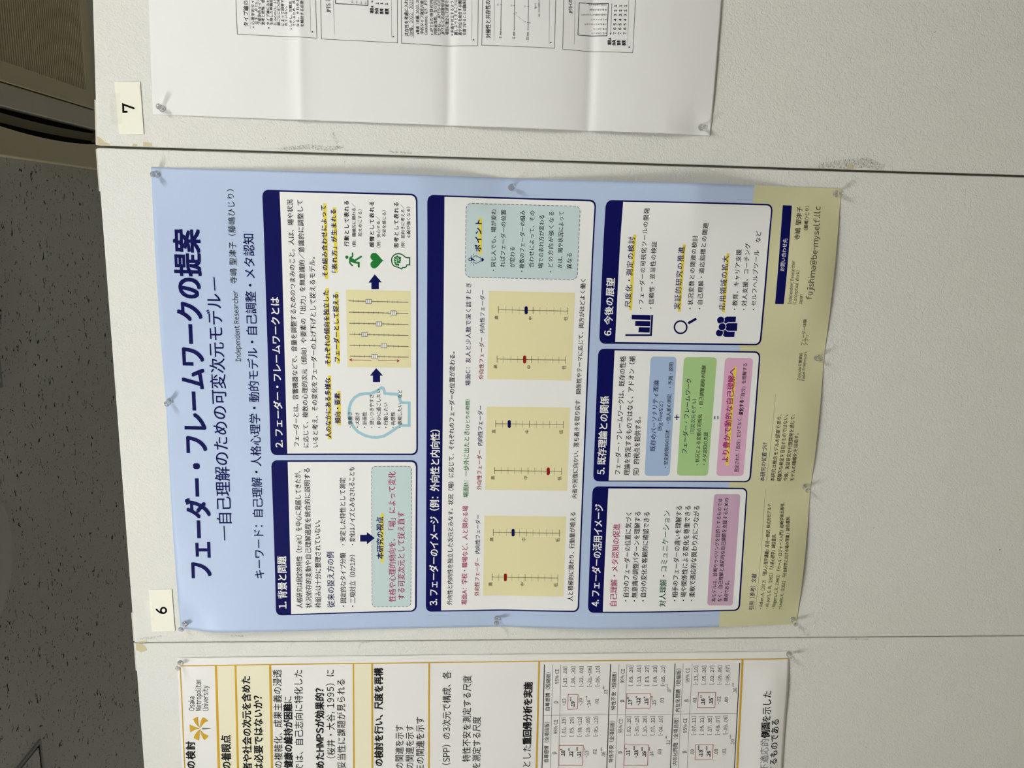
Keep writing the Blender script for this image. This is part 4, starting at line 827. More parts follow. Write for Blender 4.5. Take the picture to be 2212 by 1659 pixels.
('T','table_figure.55','[-.15,  .08]',9.6,(-100.1,-824.9),(-56.4,-823.6),'black',0,1),
('T','table_figure.56','[ .08,  .30]',9.6,(-100,-841.1),(-56.2,-839.8),'black',0,1),
('T','table_figure.57','[-.22,  .02]',9.61,(-100.2,-857.3),(-55.9,-855.8),'black',0,1),
('T','table_figure.58','[-.21, -.06]',9.62,(-100.4,-873.6),(-56,-872),'black',0,1),
('T','table_figure.59','[-.06,  .10]',9.63,(-100,-889.9),(-55.8,-888.2),'black',0,1),
('T','table_figure.60','[ .01,  .19]',9.87,(-209.9,-826.6),(-168,-825.4),'black',0,1),
('T','table_figure.61','[ .05,  .20]',9.88,(-210.2,-842.8),(-167.9,-841.6),'black',0,1),
('T','table_figure.62','[-.30, -.12]',9.89,(-210.5,-859),(-167.5,-857.7),'black',0,1),
('T','table_figure.63','[-.20, -.05]',9.89,(-210.4,-875.3),(-167.5,-873.9),'black',0,1),
('T','table_figure.64','[-.05,  .10]',9.9,(-210.7,-891.6),(-167.5,-890.1),'black',0,1),
('T','table_figure.65','[ .05,  .28]',9.66,(-99.3,-956.6),(-55.9,-954.6),'black',0,1),
('T','table_figure.66','[-.23, -.01]',9.66,(-99.4,-972.8),(-56.1,-970.7),'black',0,1),
('T','table_figure.67','[ .03,  .27]',9.67,(-99.6,-988.9),(-56.3,-986.8),'black',0,1),
('T','table_figure.68','[ .08,  .23]',9.68,(-99.4,-1005),(-56.5,-1002.8),'black',0,1),
('T','table_figure.69','[-.05,  .10]',9.69,(-99.5,-1021.2),(-56.6,-1018.9),'black',0,1),
('T','table_figure.70','[ .02,  .20]',9.93,(-209.8,-958.5),(-167.4,-956.7),'black',0,1),
('T','table_figure.71','[-.30, -.15]',9.94,(-210.2,-974.6),(-167.3,-972.7),'black',0,1),
('T','table_figure.72','[ .10,  .28]',9.95,(-210.6,-991.1),(-167.6,-989),'black',0,1),
('T','table_figure.73','[ .07,  .22]',9.96,(-210.7,-1007.6),(-167.9,-1005.4),'black',0,1),
('T','table_figure.74','[-.04,  .10]',9.97,(-211.4,-1023.8),(-168.2,-1021.5),'black',0,1),
('T','table_figure.75','[-.13, .10]',9.72,(-98.7,-1087.6),(-57.2,-1085.1),'black',0,1),
('T','table_figure.76','[ .05, .26]',9.73,(-98.1,-1104),(-57.4,-1101.4),'black',0,1),
('T','table_figure.77','[ .03, .27]',9.74,(-98.4,-1120.3),(-57.6,-1117.7),'black',0,1),
('T','table_figure.78','[-.09, .06]',9.74,(-98.6,-1136.2),(-57.5,-1133.4),'black',0,1),
('T','table_figure.79','[-.08, .07]',9.75,(-98.8,-1152.3),(-57.8,-1149.5),'black',0,1),
('T','table_figure.80','[-.07, .11]',10,(-211.3,-1091.9),(-169.7,-1089.6),'black',0,1),
('T','table_figure.81','[ .06, .21]',10.01,(-211.2,-1108.4),(-169.6,-1105.9),'black',0,1),
('T','table_figure.82','[ .17, .35]',10.02,(-211.4,-1124.5),(-169.8,-1122),'black',0,1),
('T','table_figure.83','[-.08, .07]',10.03,(-211.7,-1141),(-169.8,-1138.4),'black',0,1),
('T','table_figure.84','[-.09, .06]',10.03,(-210.5,-1157.1),(-168.7,-1154.4),'black',0,1),
('T','body_text.143','不適応的',18.9,(-292.2,-1247.3),(-218.2,-1242.2),'grey',0,0),
('T','body_text.144','側面',19.16,(-215.6,-1243.5),(-180.4,-1240.4),'black',0.03,0),
('T','body_text.145','を示した',18.91,(-179.4,-1241.5),(-109.8,-1237.4),'black',0.01,0),
('T','body_text.146','するものである',19.36,(-296.6,-1267.2),(-174.8,-1260.7),'black',0.01,0),
]
WHITE_PRINT = [
('L','text_frame.1',[(1353.1,-236.3),(1083.3,-237.7),(1081.5,-365.9),(1358.3,-362.2)],0.55,'ink',1,3),
('L','text_frame.2',[(1359,-373.8),(1080.6,-373.1),(1079.5,-496.6),(1365.4,-496.1)],0.55,'ink',1,3),
('L','text_frame.3',[(1365.7,-501.8),(1079.2,-503.2),(1078.2,-567.4),(1079.8,-628.4),(1371.9,-627.4)],0.55,'ink',1,3),
('L','text_frame.4',[(1372.2,-634.7),(1081.1,-635.1),(1080.7,-756),(1377.5,-752.1)],0.55,'ink',1,3),
('L','text_frame.5',[(1378.2,-763.8),(1079.8,-769.8),(1078.8,-801.8),(1078.4,-887.5),(1383.9,-887.4)],0.55,'ink',1,3),
('T','text_frame.1/frame_text.147','タイプ論の片側',8.77,(1095.5,-256.4),(1150.8,-257.5),'black',0.01,0),
('T','text_frame.1/frame_text.148','心理学的タイプ論',5.55,(1098.9,-265.9),(1148.7,-267),'black',0.01,0),
('T','text_frame.1/frame_text.149','以下、JPTS、佐藤',5.54,(1099.4,-271.5),(1151.1,-272.7),'black',0.01,0),
('T','text_frame.1/frame_text.150','プ理学的タイプ論',5.55,(1098.6,-276.8),(1144.8,-277.7),'black',0.01,0),
('T','text_frame.1/frame_text.151','思考と感情、感覚と',5.55,(1098.8,-282.3),(1148,-283.3),'black',0.01,0),
('T','text_frame.1/frame_text.152','タイプ論における',5.55,(1099,-290),(1144,-290.9),'black',0.01,0),
('T','text_frame.1/frame_text.153','を排した単極形式',5.56,(1099.2,-295.5),(1144.2,-296.3),'black',0.01,0),
('T','text_frame.1/frame_text.154','（Loomis, 1982；',5.55,(1099.4,-301.4),(1150.5,-302.3),'black',0.01,0),
('T','text_frame.1/frame_text.155','面ごとに8つの機能',5.56,(1098.8,-307.2),(1146.7,-308),'black',0.01,0),
('T','text_frame.1/frame_text.156','によって回答する',5.56,(1098.6,-313.5),(1143.6,-314.1),'black',0.01,0),
('T','text_frame.1/frame_text.157','しかし、対概念とし',5.56,(1098.2,-326.6),(1147.4,-327.4),'black',0.01,0),
('T','text_frame.1/frame_text.158','ているため、共存',5.57,(1097.9,-332.4),(1142.8,-333),'black',0.01,0),
('T','text_frame.1/frame_text.159','なる。それゆえ、',5.57,(1097.6,-338.6),(1142.5,-339.1),'black',0.01,0),
('T','text_frame.1/frame_text.160','を検討する必要が',5.57,(1097.6,-345.5),(1142.6,-346),'black',0.01,0),
('T','text_frame.1/frame_text.161','れていない。',5.57,(1098.7,-318.9),(1128.9,-319.4),'black',0.01,0),
('P','text_frame.1/marker_triangle.1',[(1093.6,-262.8),(1095.1,-265.7),(1096.4,-262.9)],'ink',3),
('P','text_frame.1/marker_triangle.2',[(1093.3,-287.4),(1094.8,-290.4),(1096,-287.5)],'ink',3),
('P','text_frame.1/marker_triangle.3',[(1092.8,-324),(1094.2,-327),(1095.6,-324.1)],'ink',3),
('P','text_frame.1/marker_triangle.4',[(1089.3,-358),(1090.8,-360.9),(1092.1,-358.1)],'ink',3),
('L','text_frame.1/frame_rule.5',[(1144.9,-258.9),(1092.5,-258.7)],0.35,'grey',0,3),
('L','text_frame.1/frame_rule.6',[(1148.1,-356.3),(1090.3,-356.3)],0.35,'grey',0,3),
('T','text_frame.2/frame_text.162','JPTS（',8.45,(1120.8,-389.8),(1140.5,-388.8),'black',0.01,0),
('L','text_frame.2/frame_rule.7',[(1149.8,-393.5),(1089.2,-394.2)],0.35,'grey',0,3),
('L','text_frame.2/frame_rule.8',[(1153.6,-486.7),(1088.2,-487)],0.35,'grey',0,3),
('P','text_frame.2/marker_triangle.9',[(1087.4,-488.8),(1088.9,-491.8),(1090.1,-488.8)],'ink',3),
('L','text_frame.2/inset_frame',[(1149.9,-396.6),(1135.5,-396.8),(1134.6,-448.9),(1152,-448.6)],0.9,'ink',0,3),
('T','text_frame.2/frame_text.163','ない',3.52,(1137,-425.5),(1141.2,-425.3),'black',0.01,0),
('T','text_frame.2/frame_text.164','ない',3.52,(1136.8,-432.6),(1141.1,-432.4),'black',0.01,0),
('T','text_frame.2/frame_text.165','ない',3.52,(1136.7,-439.8),(1140.9,-439.5),'black',0.01,0),
('T','text_frame.2/frame_text.166','ない',3.52,(1136.5,-446.9),(1140.7,-446.6),'black',0.01,0),
('T','text_frame.2/frame_text.167','項目a',6.36,(1123.1,-458.2),(1134.2,-458),'black',0.03,0),
('T','text_frame.2/frame_text.168','外向',6.37,(1122.8,-466),(1131,-465.8),'black',0.03,0),
('T','text_frame.2/frame_text.169','思考',6.37,(1122.7,-474),(1130.8,-473.7),'black',0.03,0),
('T','text_frame.2/frame_text.170','感覚',6.37,(1122.7,-482.3),(1131.1,-482),'black',0.03,0),
('T','text_frame.2/frame_text.171','1',5.64,(1137.6,-466.1),(1139.1,-466.2),'black',0.02,1),
('T','text_frame.2/frame_text.172','1',5.64,(1137.6,-473.3),(1139.1,-473.3),'black',0.02,1),
('T','text_frame.2/frame_text.173','1',5.65,(1137.3,-481.1),(1138.8,-481.1),'black',0.02,1),
('P','text_frame.2/marker_triangle',[(1141.7,-454.7),(1138.7,-455.9),(1141.8,-457.3)],'ink',3),
('T','text_frame.3/frame_text.174','共存性を考慮に入れた',7.46,(1090.5,-515.1),(1151.7,-513.9),'black',0.01,0),
('T','text_frame.3/frame_text.175','（佐藤，2022，2025）',7.11,(1090.5,-522.5),(1149,-521.8),'black',0,0),
('T','text_frame.3/frame_text.176','筆者（佐藤, 2022, 20',6.33,(1096.6,-532.3),(1147.9,-531.8),'black',0.01,0),
('T','text_frame.3/frame_text.177','学的タイプ測定尺度の',6.33,(1094.6,-539.7),(1151.2,-539.2),'black',0.01,0),
('T','text_frame.3/frame_text.178','Coexistence；以下、JPTS',6.33,(1094.1,-545.9),(1148.5,-545.4),'black',0.01,0),
('T','text_frame.3/frame_text.179','JPTSの項目対内容は、',6.32,(1097.2,-555),(1163.2,-554.2),'black',0.01,0),
('T','text_frame.3/frame_text.180','内容妥当性、ならびに',6.34,(1094.6,-561.4),(1149.8,-560.7),'black',0.01,0),
('T','text_frame.3/frame_text.181','とから、JPTS-Cの項目',6.33,(1094.2,-567.5),(1161.9,-566.6),'black',0.01,0),
('T','text_frame.3/frame_text.182','JPTS-Cの回答形式につ',6.33,(1095,-573.6),(1162.8,-572.7),'black',0.01,0),
('T','text_frame.3/frame_text.183','項目に独立して評定でき',6.34,(1095.7,-580.5),(1153.2,-579.6),'black',0.01,0),
('T','text_frame.3/frame_text.184','矛盾や対立するような',6.34,(1098.8,-589.1),(1154.1,-588.1),'black',0.01,0),
('T','text_frame.3/frame_text.185','握しようとすることは、',6.35,(1095.6,-595),(1153.1,-593.9),'black',0.01,0),
('T','text_frame.3/frame_text.186','盾や対立を統合する機能',6.35,(1095.4,-601.9),(1152.9,-600.8),'black',0.01,0),
('T','text_frame.3/frame_text.187','位置づけることは臨床的',6.35,(1095.4,-609.2),(1152.9,-608),'black',0.01,0),
('P','text_frame.3/marker_triangle.10',[(1093.5,-529.3),(1095.1,-532.3),(1096.3,-529.3)],'ink',3),
('P','text_frame.3/marker_triangle.11',[(1093.5,-552),(1095,-555),(1096.2,-552)],'ink',3),
('P','text_frame.3/marker_triangle.12',[(1094.8,-585),(1096.2,-588),(1097.6,-585)],'ink',3),
('P','text_frame.3/marker_triangle.13',[(1087.5,-620.8),(1089,-623.7),(1090.3,-620.7)],'ink',3),
('L','text_frame.3/frame_rule.14',[(1155.1,-522.7),(1088.1,-523.1)],0.35,'grey',0,3),
('L','text_frame.3/frame_rule.15',[(1159,-617.9),(1088,-618.6)],0.35,'grey',0,3),
('T','text_frame.4/frame_text.188','対極性と共存性の測定',9.14,(1092.5,-649.9),(1165.3,-647.3),'black',0.01,0),
('L','text_frame.4/frame_rule.16',[(1105.4,-666),(1160.6,-665.3)],0.6,'ink',0,3),
('C','text_frame.4/marker_dot.837',(1105.7,-666),0.62,'ink',4),
('T','text_frame.4/frame_text.189','I',4.69,(1093.5,-667.3),(1095,-667.2),'black',0.01,1),
('T','text_frame.4/frame_text.190','内向',3.6,(1098.1,-667.5),(1103.9,-667.3),'black',0.01,0),
('L','text_frame.4/frame_rule.17',[(1106.1,-688),(1161.4,-687.2)],0.6,'ink',0,3),
('C','text_frame.4/marker_dot.970',(1106.4,-688),0.63,'ink',4),
('T','text_frame.4/frame_text.191','II',4.7,(1092.2,-689.4),(1095.3,-689.3),'black',0.01,1),
('T','text_frame.4/frame_text.192','内向',3.61,(1097.6,-689.6),(1103.4,-689.4),'black',0.01,0),
('L','text_frame.4/frame_rule.18',[(1107,-710.9),(1162.3,-709.9)],0.6,'ink',0,3),
('C','text_frame.4/marker_dot.1108',(1107.3,-710.9),0.63,'ink',4),
('T','text_frame.4/frame_text.193','III',4.71,(1091.6,-712.4),(1096.3,-712.3),'black',0.01,1),
('T','text_frame.4/frame_text.194','内向',3.61,(1097.9,-712.6),(1103.6,-712.4),'black',0.01,0),
('L','text_frame.4/frame_rule.19',[(1144.1,-663.9),(1144.2,-667.2)],0.5,'ink',0,3),
('L','text_frame.4/frame_rule.20',[(1143.3,-685.7),(1143.4,-689)],0.5,'ink',0,3),
('L','text_frame.4/frame_rule.21',[(1143.3,-708.5),(1143.4,-711.8)],0.5,'ink',0,3),
('L','text_frame.4/frame_rule.22',[(1131,-685.5),(1131.2,-688.8)],0.5,'ink',0,3),
('L','text_frame.4/frame_rule.23',[(1118.5,-708.9),(1118.7,-712.2)],0.5,'ink',0,3),
('T','text_frame.4/frame_text.195','O',3.56,(1143.1,-661.6),(1144.9,-661.6),'black',0,1),
('T','text_frame.4/frame_text.196','O',3.56,(1142.8,-683.9),(1144.6,-683.8),'black',0,1),
('T','text_frame.4/frame_text.197','O',3.56,(1142.3,-706.2),(1144.1,-706.2),'black',0,1),
('T','text_frame.4/frame_text.198','A',3.57,(1131.9,-692.1),(1133.7,-692.1),'black',0,1),
('T','text_frame.4/frame_text.199','A',3.59,(1117.4,-715),(1119.2,-714.9),'black',0,1),
('L','text_frame.4/frame_rule.24',[(1130.1,-689),(1129.2,-690.4)],0.4,'ink',0,3),
('L','text_frame.4/frame_rule.25',[(1128.7,-691.2),(1127.8,-692.6)],0.4,'ink',0,3),
('L','text_frame.4/frame_rule.26',[(1127.3,-693.4),(1126.4,-694.8)],0.4,'ink',0,3),
('L','text_frame.4/frame_rule.27',[(1125.9,-695.6),(1125,-697)],0.4,'ink',0,3),
('L','text_frame.4/frame_rule.28',[(1124.5,-697.8),(1123.6,-699.1)],0.4,'ink',0,3),
('L','text_frame.4/frame_rule.29',[(1123.1,-700),(1122.2,-701.4)],0.4,'ink',0,3),
('L','text_frame.4/frame_rule.30',[(1121.7,-702.2),(1120.8,-703.5)],0.4,'ink',0,3),
('L','text_frame.4/frame_rule.31',[(1120.3,-704.4),(1119.5,-705.8)],0.4,'ink',0,3),
('P','text_frame.4/marker_triangle',[(1118.6,-707.3),(1118.8,-705.3),(1120.4,-706.2)],'ink',3),
('T','text_frame.4/frame_text.200','Figure 1',4.28,(1139.6,-723.5),(1149.1,-722.9),'black',0,1),
('T','text_frame.4/frame_text.201','内向－外向の対極性と共存',3.21,(1128.2,-730.2),(1157,-728.9),'black',0,0),
('L','text_frame.4/frame_rule.32',[(1160.2,-654.7),(1088.7,-655.2)],0.35,'grey',0,3),
('L','text_frame.4/frame_rule.33',[(1163.8,-744.8),(1088.1,-746.4)],0.35,'grey',0,3),
('P','text_frame.4/marker_triangle.34',[(1087.6,-748.6),(1089.2,-751.5),(1090.4,-748.5)],'ink',3),
('T','text_frame.5/frame_text.202','JPTS-Cの',7.87,(1135.7,-784.5),(1156.8,-782.9),'black',0.01,0),
('L','text_frame.5/inset_frame',[(1103.2,-794.7),(1103.7,-843.2),(1154,-843.2),(1153.2,-794.6)],0.9,'ink',1,3),
('T','text_frame.5/answer_text.47','ほ',3.15,(1150.5,-814),(1153.6,-813.9),'black',0.01,0),
('T','text_frame.5/answer_text.47','と',3.15,(1150.8,-817.6),(1153.9,-817.4),'black',0.01,0),
('T','text_frame.5/answer_text.47','ん',3.15,(1150.9,-821),(1154,-820.8),'black',0.01,0),
('T','text_frame.5/answer_text.47','ど',3.15,(1150.8,-824.2),(1153.9,-824.1),'black',0.01,0),
('T','text_frame.5/answer_text.47','あ',3.15,(1150.7,-827.5),(1153.8,-827.3),'black',0.01,0),
('T','text_frame.5/answer_text.47','て',3.15,(1150.6,-830.7),(1153.7,-830.6),'black',0.01,0),
('T','text_frame.5/answer_text.47','は',3.15,(1150.5,-834),(1153.6,-833.9),'black',0.01,0),
('T','text_frame.5/answer_text.47','ま',3.15,(1150.5,-837.3),(1153.6,-837.2),'black',0.01,0),
('T','text_frame.5/answer_text.47','ら',3.15,(1150.6,-840.7),(1153.7,-840.5),'black',0.01,0),
('T','text_frame.5/answer_text.98','あ',3.16,(1142.8,-816.5),(1145.9,-816.4),'black',0.01,0),
('T','text_frame.5/answer_text.98','ま',3.16,(1143,-820.7),(1146.1,-820.6),'black',0.01,0),
('T','text_frame.5/answer_text.98','り',3.16,(1142.9,-824.7),(1146,-824.5),'black',0.01,0),
('T','text_frame.5/answer_text.98','あ',3.16,(1142.7,-828.6),(1145.8,-828.5),'black',0.01,0),
('T','text_frame.5/answer_text.98','て',3.16,(1142.6,-832.6),(1145.7,-832.5),'black',0.01,0),
('T','text_frame.5/answer_text.98','は',3.16,(1142.6,-836.6),(1145.7,-836.5),'black',0.01,0),
('T','text_frame.5/answer_text.98','ま',3.16,(1142.7,-840.7),(1145.8,-840.6),'black',0.01,0),
('T','text_frame.5/answer_text.147','ど',3.16,(1133.8,-801.8),(1136.9,-801.6),'black',0.01,0),
('T','text_frame.5/answer_text.147','ち',3.16,(1134.1,-805.2),(1137.2,-805),'black',0.01,0),
('T','text_frame.5/answer_text.147','ら',3.16,(1134.4,-808.6),(1137.5,-808.5),'black',0.01,0),
('T','text_frame.5/answer_text.147','か',3.16,(1134.8,-812),(1137.8,-811.9),'black',0.01,0),
('T','text_frame.5/answer_text.147','と',3.16,(1135.1,-815.5),(1138.2,-815.4),'black',0.01,0),
('T','text_frame.5/answer_text.147','い',3.16,(1135.3,-818.9),(1138.4,-818.8),'black',0.01,0),
('T','text_frame.5/answer_text.147','え',3.17,(1135.3,-822.2),(1138.5,-822),'black',0.01,0),
('T','text_frame.5/answer_text.147','ば',3.17,(1135.2,-825.4),(1138.3,-825.2),'black',0.01,0),
('T','text_frame.5/answer_text.147','あ',3.17,(1135.1,-828.5),(1138.2,-828.4),'black',0.01,0),
('T','text_frame.5/answer_text.147','て',3.17,(1135,-831.7),(1138.1,-831.6),'black',0.01,0),
('T','text_frame.5/answer_text.147','は',3.17,(1135,-835),(1138.1,-834.8),'black',0.01,0),
('T','text_frame.5/answer_text.147','ま',3.17,(1135,-838.2),(1138.2,-838.1),'black',0.01,0),
('T','text_frame.5/answer_text.147','ら',3.17,(1135.1,-841.5),(1138.2,-841.3),'black',0.01,0),
('T','text_frame.5/answer_text.195','ど',3.17,(1127.8,-818.8),(1131,-818.7),'black',0.01,0),
('T','text_frame.5/answer_text.195','ち',3.17,(1127.8,-822.7),(1131,-822.5),'black',0.01,0),
('T','text_frame.5/answer_text.195','ら',3.17,(1127.7,-826.4),(1130.8,-826.2),'black',0.01,0),
('T','text_frame.5/answer_text.195','と',3.17,(1127.6,-830.1),(1130.7,-830),'black',0.01,0),
('T','text_frame.5/answer_text.195','も',3.17,(1127.5,-833.9),(1130.7,-833.8),'black',0.01,0),
('T','text_frame.5/answer_text.195','い',3.17,(1127.6,-837.7),(1130.7,-837.6),'black',0.01,0),
('T','text_frame.5/answer_text.195','え',3.18,(1127.6,-841.6),(1130.7,-841.4),'black',0.01,0),
('T','text_frame.5/answer_text.241','ど',3.18,(1119.7,-807.9),(1122.8,-807.7),'black',0.01,0),
('T','text_frame.5/answer_text.241','ち',3.18,(1120.1,-811.8),(1123.2,-811.7),'black',0.01,0),
('T','text_frame.5/answer_text.241','ら',3.18,(1120.5,-815.8),(1123.6,-815.7),'black',0.01,0),
('T','text_frame.5/answer_text.241','か',3.18,(1120.7,-819.7),(1123.8,-819.5),'black',0.01,0),
('T','text_frame.5/answer_text.241','と',3.18,(1120.6,-823.4),(1123.8,-823.3),'black',0.01,0),
('T','text_frame.5/answer_text.241','い',3.18,(1120.5,-827.1),(1123.6,-826.9),'black',0.01,0),
('T','text_frame.5/answer_text.241','え',3.18,(1120.4,-830.7),(1123.5,-830.6),'black',0.01,0),
('T','text_frame.5/answer_text.241','ば',3.18,(1120.3,-834.4),(1123.5,-834.3),'black',0.01,0),
('T','text_frame.5/answer_text.241','あ',3.18,(1120.4,-838.2),(1123.5,-838),'black',0.01,0),
('T','text_frame.5/answer_text.241','て',3.18,(1120.4,-842),(1123.6,-841.8),'black',0.01,0),
('T','text_frame.5/answer_text.288','よ',3.19,(1113.3,-823.1),(1116.4,-823),'black',0.01,0),
('T','text_frame.5/answer_text.288','く',3.19,(1113.1,-826.9),(1116.2,-826.7),'black',0.01,0),
('T','text_frame.5/answer_text.288','あ',3.19,(1113,-830.7),(1116.2,-830.5),'black',0.01,0),
('T','text_frame.5/answer_text.288','て',3.19,(1113,-834.5),(1116.1,-834.4),'black',0.01,0),
('T','text_frame.5/answer_text.288','は',3.19,(1113,-838.4),(1116.2,-838.2),'black',0.01,0),
('T','text_frame.5/answer_text.288','ま',3.19,(1113.1,-842.3),(1116.2,-842.1),'black',0.01,0),
('T','text_frame.5/answer_text.331','と',3.19,(1106.5,-820.6),(1109.7,-820.4),'black',0.01,0),
('T','text_frame.5/answer_text.331','て',3.19,(1106.5,-824.2),(1109.6,-824.1),'black',0.01,0),
('T','text_frame.5/answer_text.331','も',3.19,(1106.3,-827.9),(1109.5,-827.7),'black',0.01,0),
('T','text_frame.5/answer_text.331','あ',3.19,(1106.2,-831.5),(1109.4,-831.4),'black',0.01,0),
('T','text_frame.5/answer_text.331','て',3.19,(1106.2,-835.2),(1109.4,-835),'black',0.01,0),
('T','text_frame.5/answer_text.331','は',3.2,(1106.3,-838.9),(1109.4,-838.8),'black',0.01,0),
('T','text_frame.5/answer_text.331','ま',3.2,(1106.3,-842.7),(1109.5,-842.5),'black',0.01,0),
('L','text_frame.5/scale_arrow',[(1154.1,-848.8),(1107.4,-849.1)],0.5,'ink',0,3),
('P','text_frame.5/marker_triangle',[(1107.7,-847.8),(1105,-849.1),(1107.5,-850.4)],'ink',3),
('T','text_frame.5/frame_text.203','7',5.82,(1107.1,-857.8),(1109,-857.7),'black',0.02,1),
('T','text_frame.5/frame_text.204','7',5.82,(1107.3,-866.3),(1109.2,-866.2),'black',0.02,1),
('T','text_frame.5/frame_text.205','7',5.82,(1107.5,-874.5),(1109.4,-874.4),'black',0.02,1),
('T','text_frame.5/frame_text.206','6',5.8,(1114.1,-857.7),(1116,-857.6),'black',0.02,1),
('T','text_frame.5/frame_text.207','6',5.8,(1114.4,-866.2),(1116.2,-866.1),'black',0.02,1),
('T','text_frame.5/frame_text.208','6',5.81,(1114.6,-874.4),(1116.5,-874.3),'black',0.02,1),
('T','text_frame.5/frame_text.209','5',5.79,(1121.2,-857.6),(1123,-857.5),'black',0.02,1),
('T','text_frame.5/frame_text.210','5',5.79,(1121.4,-866.1),(1123.3,-866),'black',0.02,1),
('T','text_frame.5/frame_text.211','5',5.79,(1121.6,-874.3),(1123.5,-874.2),'black',0.02,1),
('T','text_frame.5/frame_text.212','4',5.78,(1128.2,-857.5),(1130.1,-857.4),'black',0.02,1),
('T','text_frame.5/frame_text.213','4',5.78,(1128.4,-866),(1130.3,-865.9),'black',0.02,1),
('T','text_frame.5/frame_text.214','4',5.78,(1128.7,-874.2),(1130.5,-874.1),'black',0.02,1),
('T','text_frame.5/frame_text.215','3',5.77,(1135.3,-857.4),(1137.2,-857.3),'black',0.02,1),
('T','text_frame.5/frame_text.216','3',5.77,(1135.6,-865.9),(1137.5,-865.8),'black',0.02,1),
('T','text_frame.5/frame_text.217','3',5.77,(1135.8,-874.1),(1137.7,-874),'black',0.02,1),
('T','text_frame.5/frame_text.218','2',5.75,(1142.3,-857.3),(1144.2,-857.2),'black',0.02,1),
('T','text_frame.5/frame_text.219','2',5.76,(1142.6,-865.8),(1144.4,-865.7),'black',0.02,1),
('T','text_frame.5/frame_text.220','2',5.76,(1142.8,-873.9),(1144.7,-873.8),'black',0.02,1),
('T','text_frame.5/frame_text.221','1',5.74,(1149.6,-857.2),(1151.5,-857.1),'black',0.02,1),
('T','text_frame.5/frame_text.222','1',5.74,(1149.9,-865.7),(1151.7,-865.6),'black',0.02,1),
('T','text_frame.5/frame_text.223','1',5.74,(1150.1,-873.8),(1152,-873.7),'black',0.02,1),
('T','text_frame.5/frame_text.224','項目a',6.56,(1089.8,-851.1),(1100.6,-850.3),'black',0.03,0),
('T','text_frame.5/frame_text.225','外向',6.57,(1089.5,-858.7),(1097.6,-857.9),'black',0.03,0),
('T','text_frame.5/frame_text.226','思考',6.57,(1089.7,-866.7),(1097.2,-866),'black',0.03,0),
('T','text_frame.5/frame_text.227','感覚',6.58,(1089.6,-875.1),(1097.5,-874.4),'black',0.03,0),
('L','text_frame.5/frame_rule.35',[(1166.3,-787.4),(1088.7,-788.8)],0.35,'grey',0,3),
('L','text_frame.5/frame_rule.36',[(1169.5,-876.1),(1088.1,-878.7)],0.35,'grey',0,3),
('P','text_frame.5/marker_triangle.37',[(1085.5,-880.4),(1087,-883.3),(1088.3,-880.2)],'ink',3),
]
BLUE_CORNERS = [(29.1, -87.6), (869.8, -86.4), (869.3, -1275.5), (30.2, -1278.0)]
GOLD_CORNERS = [(-590.2, -69.9), (-30.2, -78.1), (-28.0, -1270.5), (-588.0, -1288.5)]
WHITE_CORNERS = [(954.0, -95.2), (1654.0, -111.1), (1650.7, -1040.4), (950.7, -1032.8)]
CARD_SIX = [(23.9, -35.0), (108.5, -34.4), (110.1, -76.5), (25.6, -77.7)]
CARD_SEVEN = [(920.6, -38.4), (1003.8, -36.6), (1004.3, -77.8), (922.4, -78.5)]
SIX_STROKES = [([(69.2, -46.4), (65.3, -49.8), (62.6, -53.4), (61.9, -56.6), (62.0, -59.3)], 2), ([(67.4, -64.2), (66.3, -64.0), (65.2, -63.6), (64.2, -63.1), (63.4, -62.3), (62.7, -61.4), (62.2, -60.5), (62.0, -59.5), (62.0, -58.4), (62.3, -57.4), (62.7, -56.5), (63.4, -55.7), (64.3, -55.1), (65.3, -54.7), (66.3, -54.4), (67.5, -54.4), (68.6, -54.5), (69.7, -54.9), (70.7, -55.5), (71.5, -56.2), (72.2, -57.1), (72.7, -58.1), (72.9, -59.1), (72.9, -60.1), (72.6, -61.1), (72.2, -62.0), (71.5, -62.8), (70.6, -63.4), (69.7, -63.9), (68.6, -64.1)], 1)]
SIX_W = 3.34
SEVEN_STROKES = [([(956.8, -53.5), (956.6, -47.9), (968.2, -48.3), (962.7, -65.2)], 2)]
SEVEN_W = 3.15
TAPE_SIX = [(44.0, -25.5), (90.8, -25.6), (83.7, -39.8), (44.1, -39.5)]
TAPE_SEVEN = [(935.5, -25.8), (984.3, -27.4), (985.8, -44.9), (937.1, -43.7)]

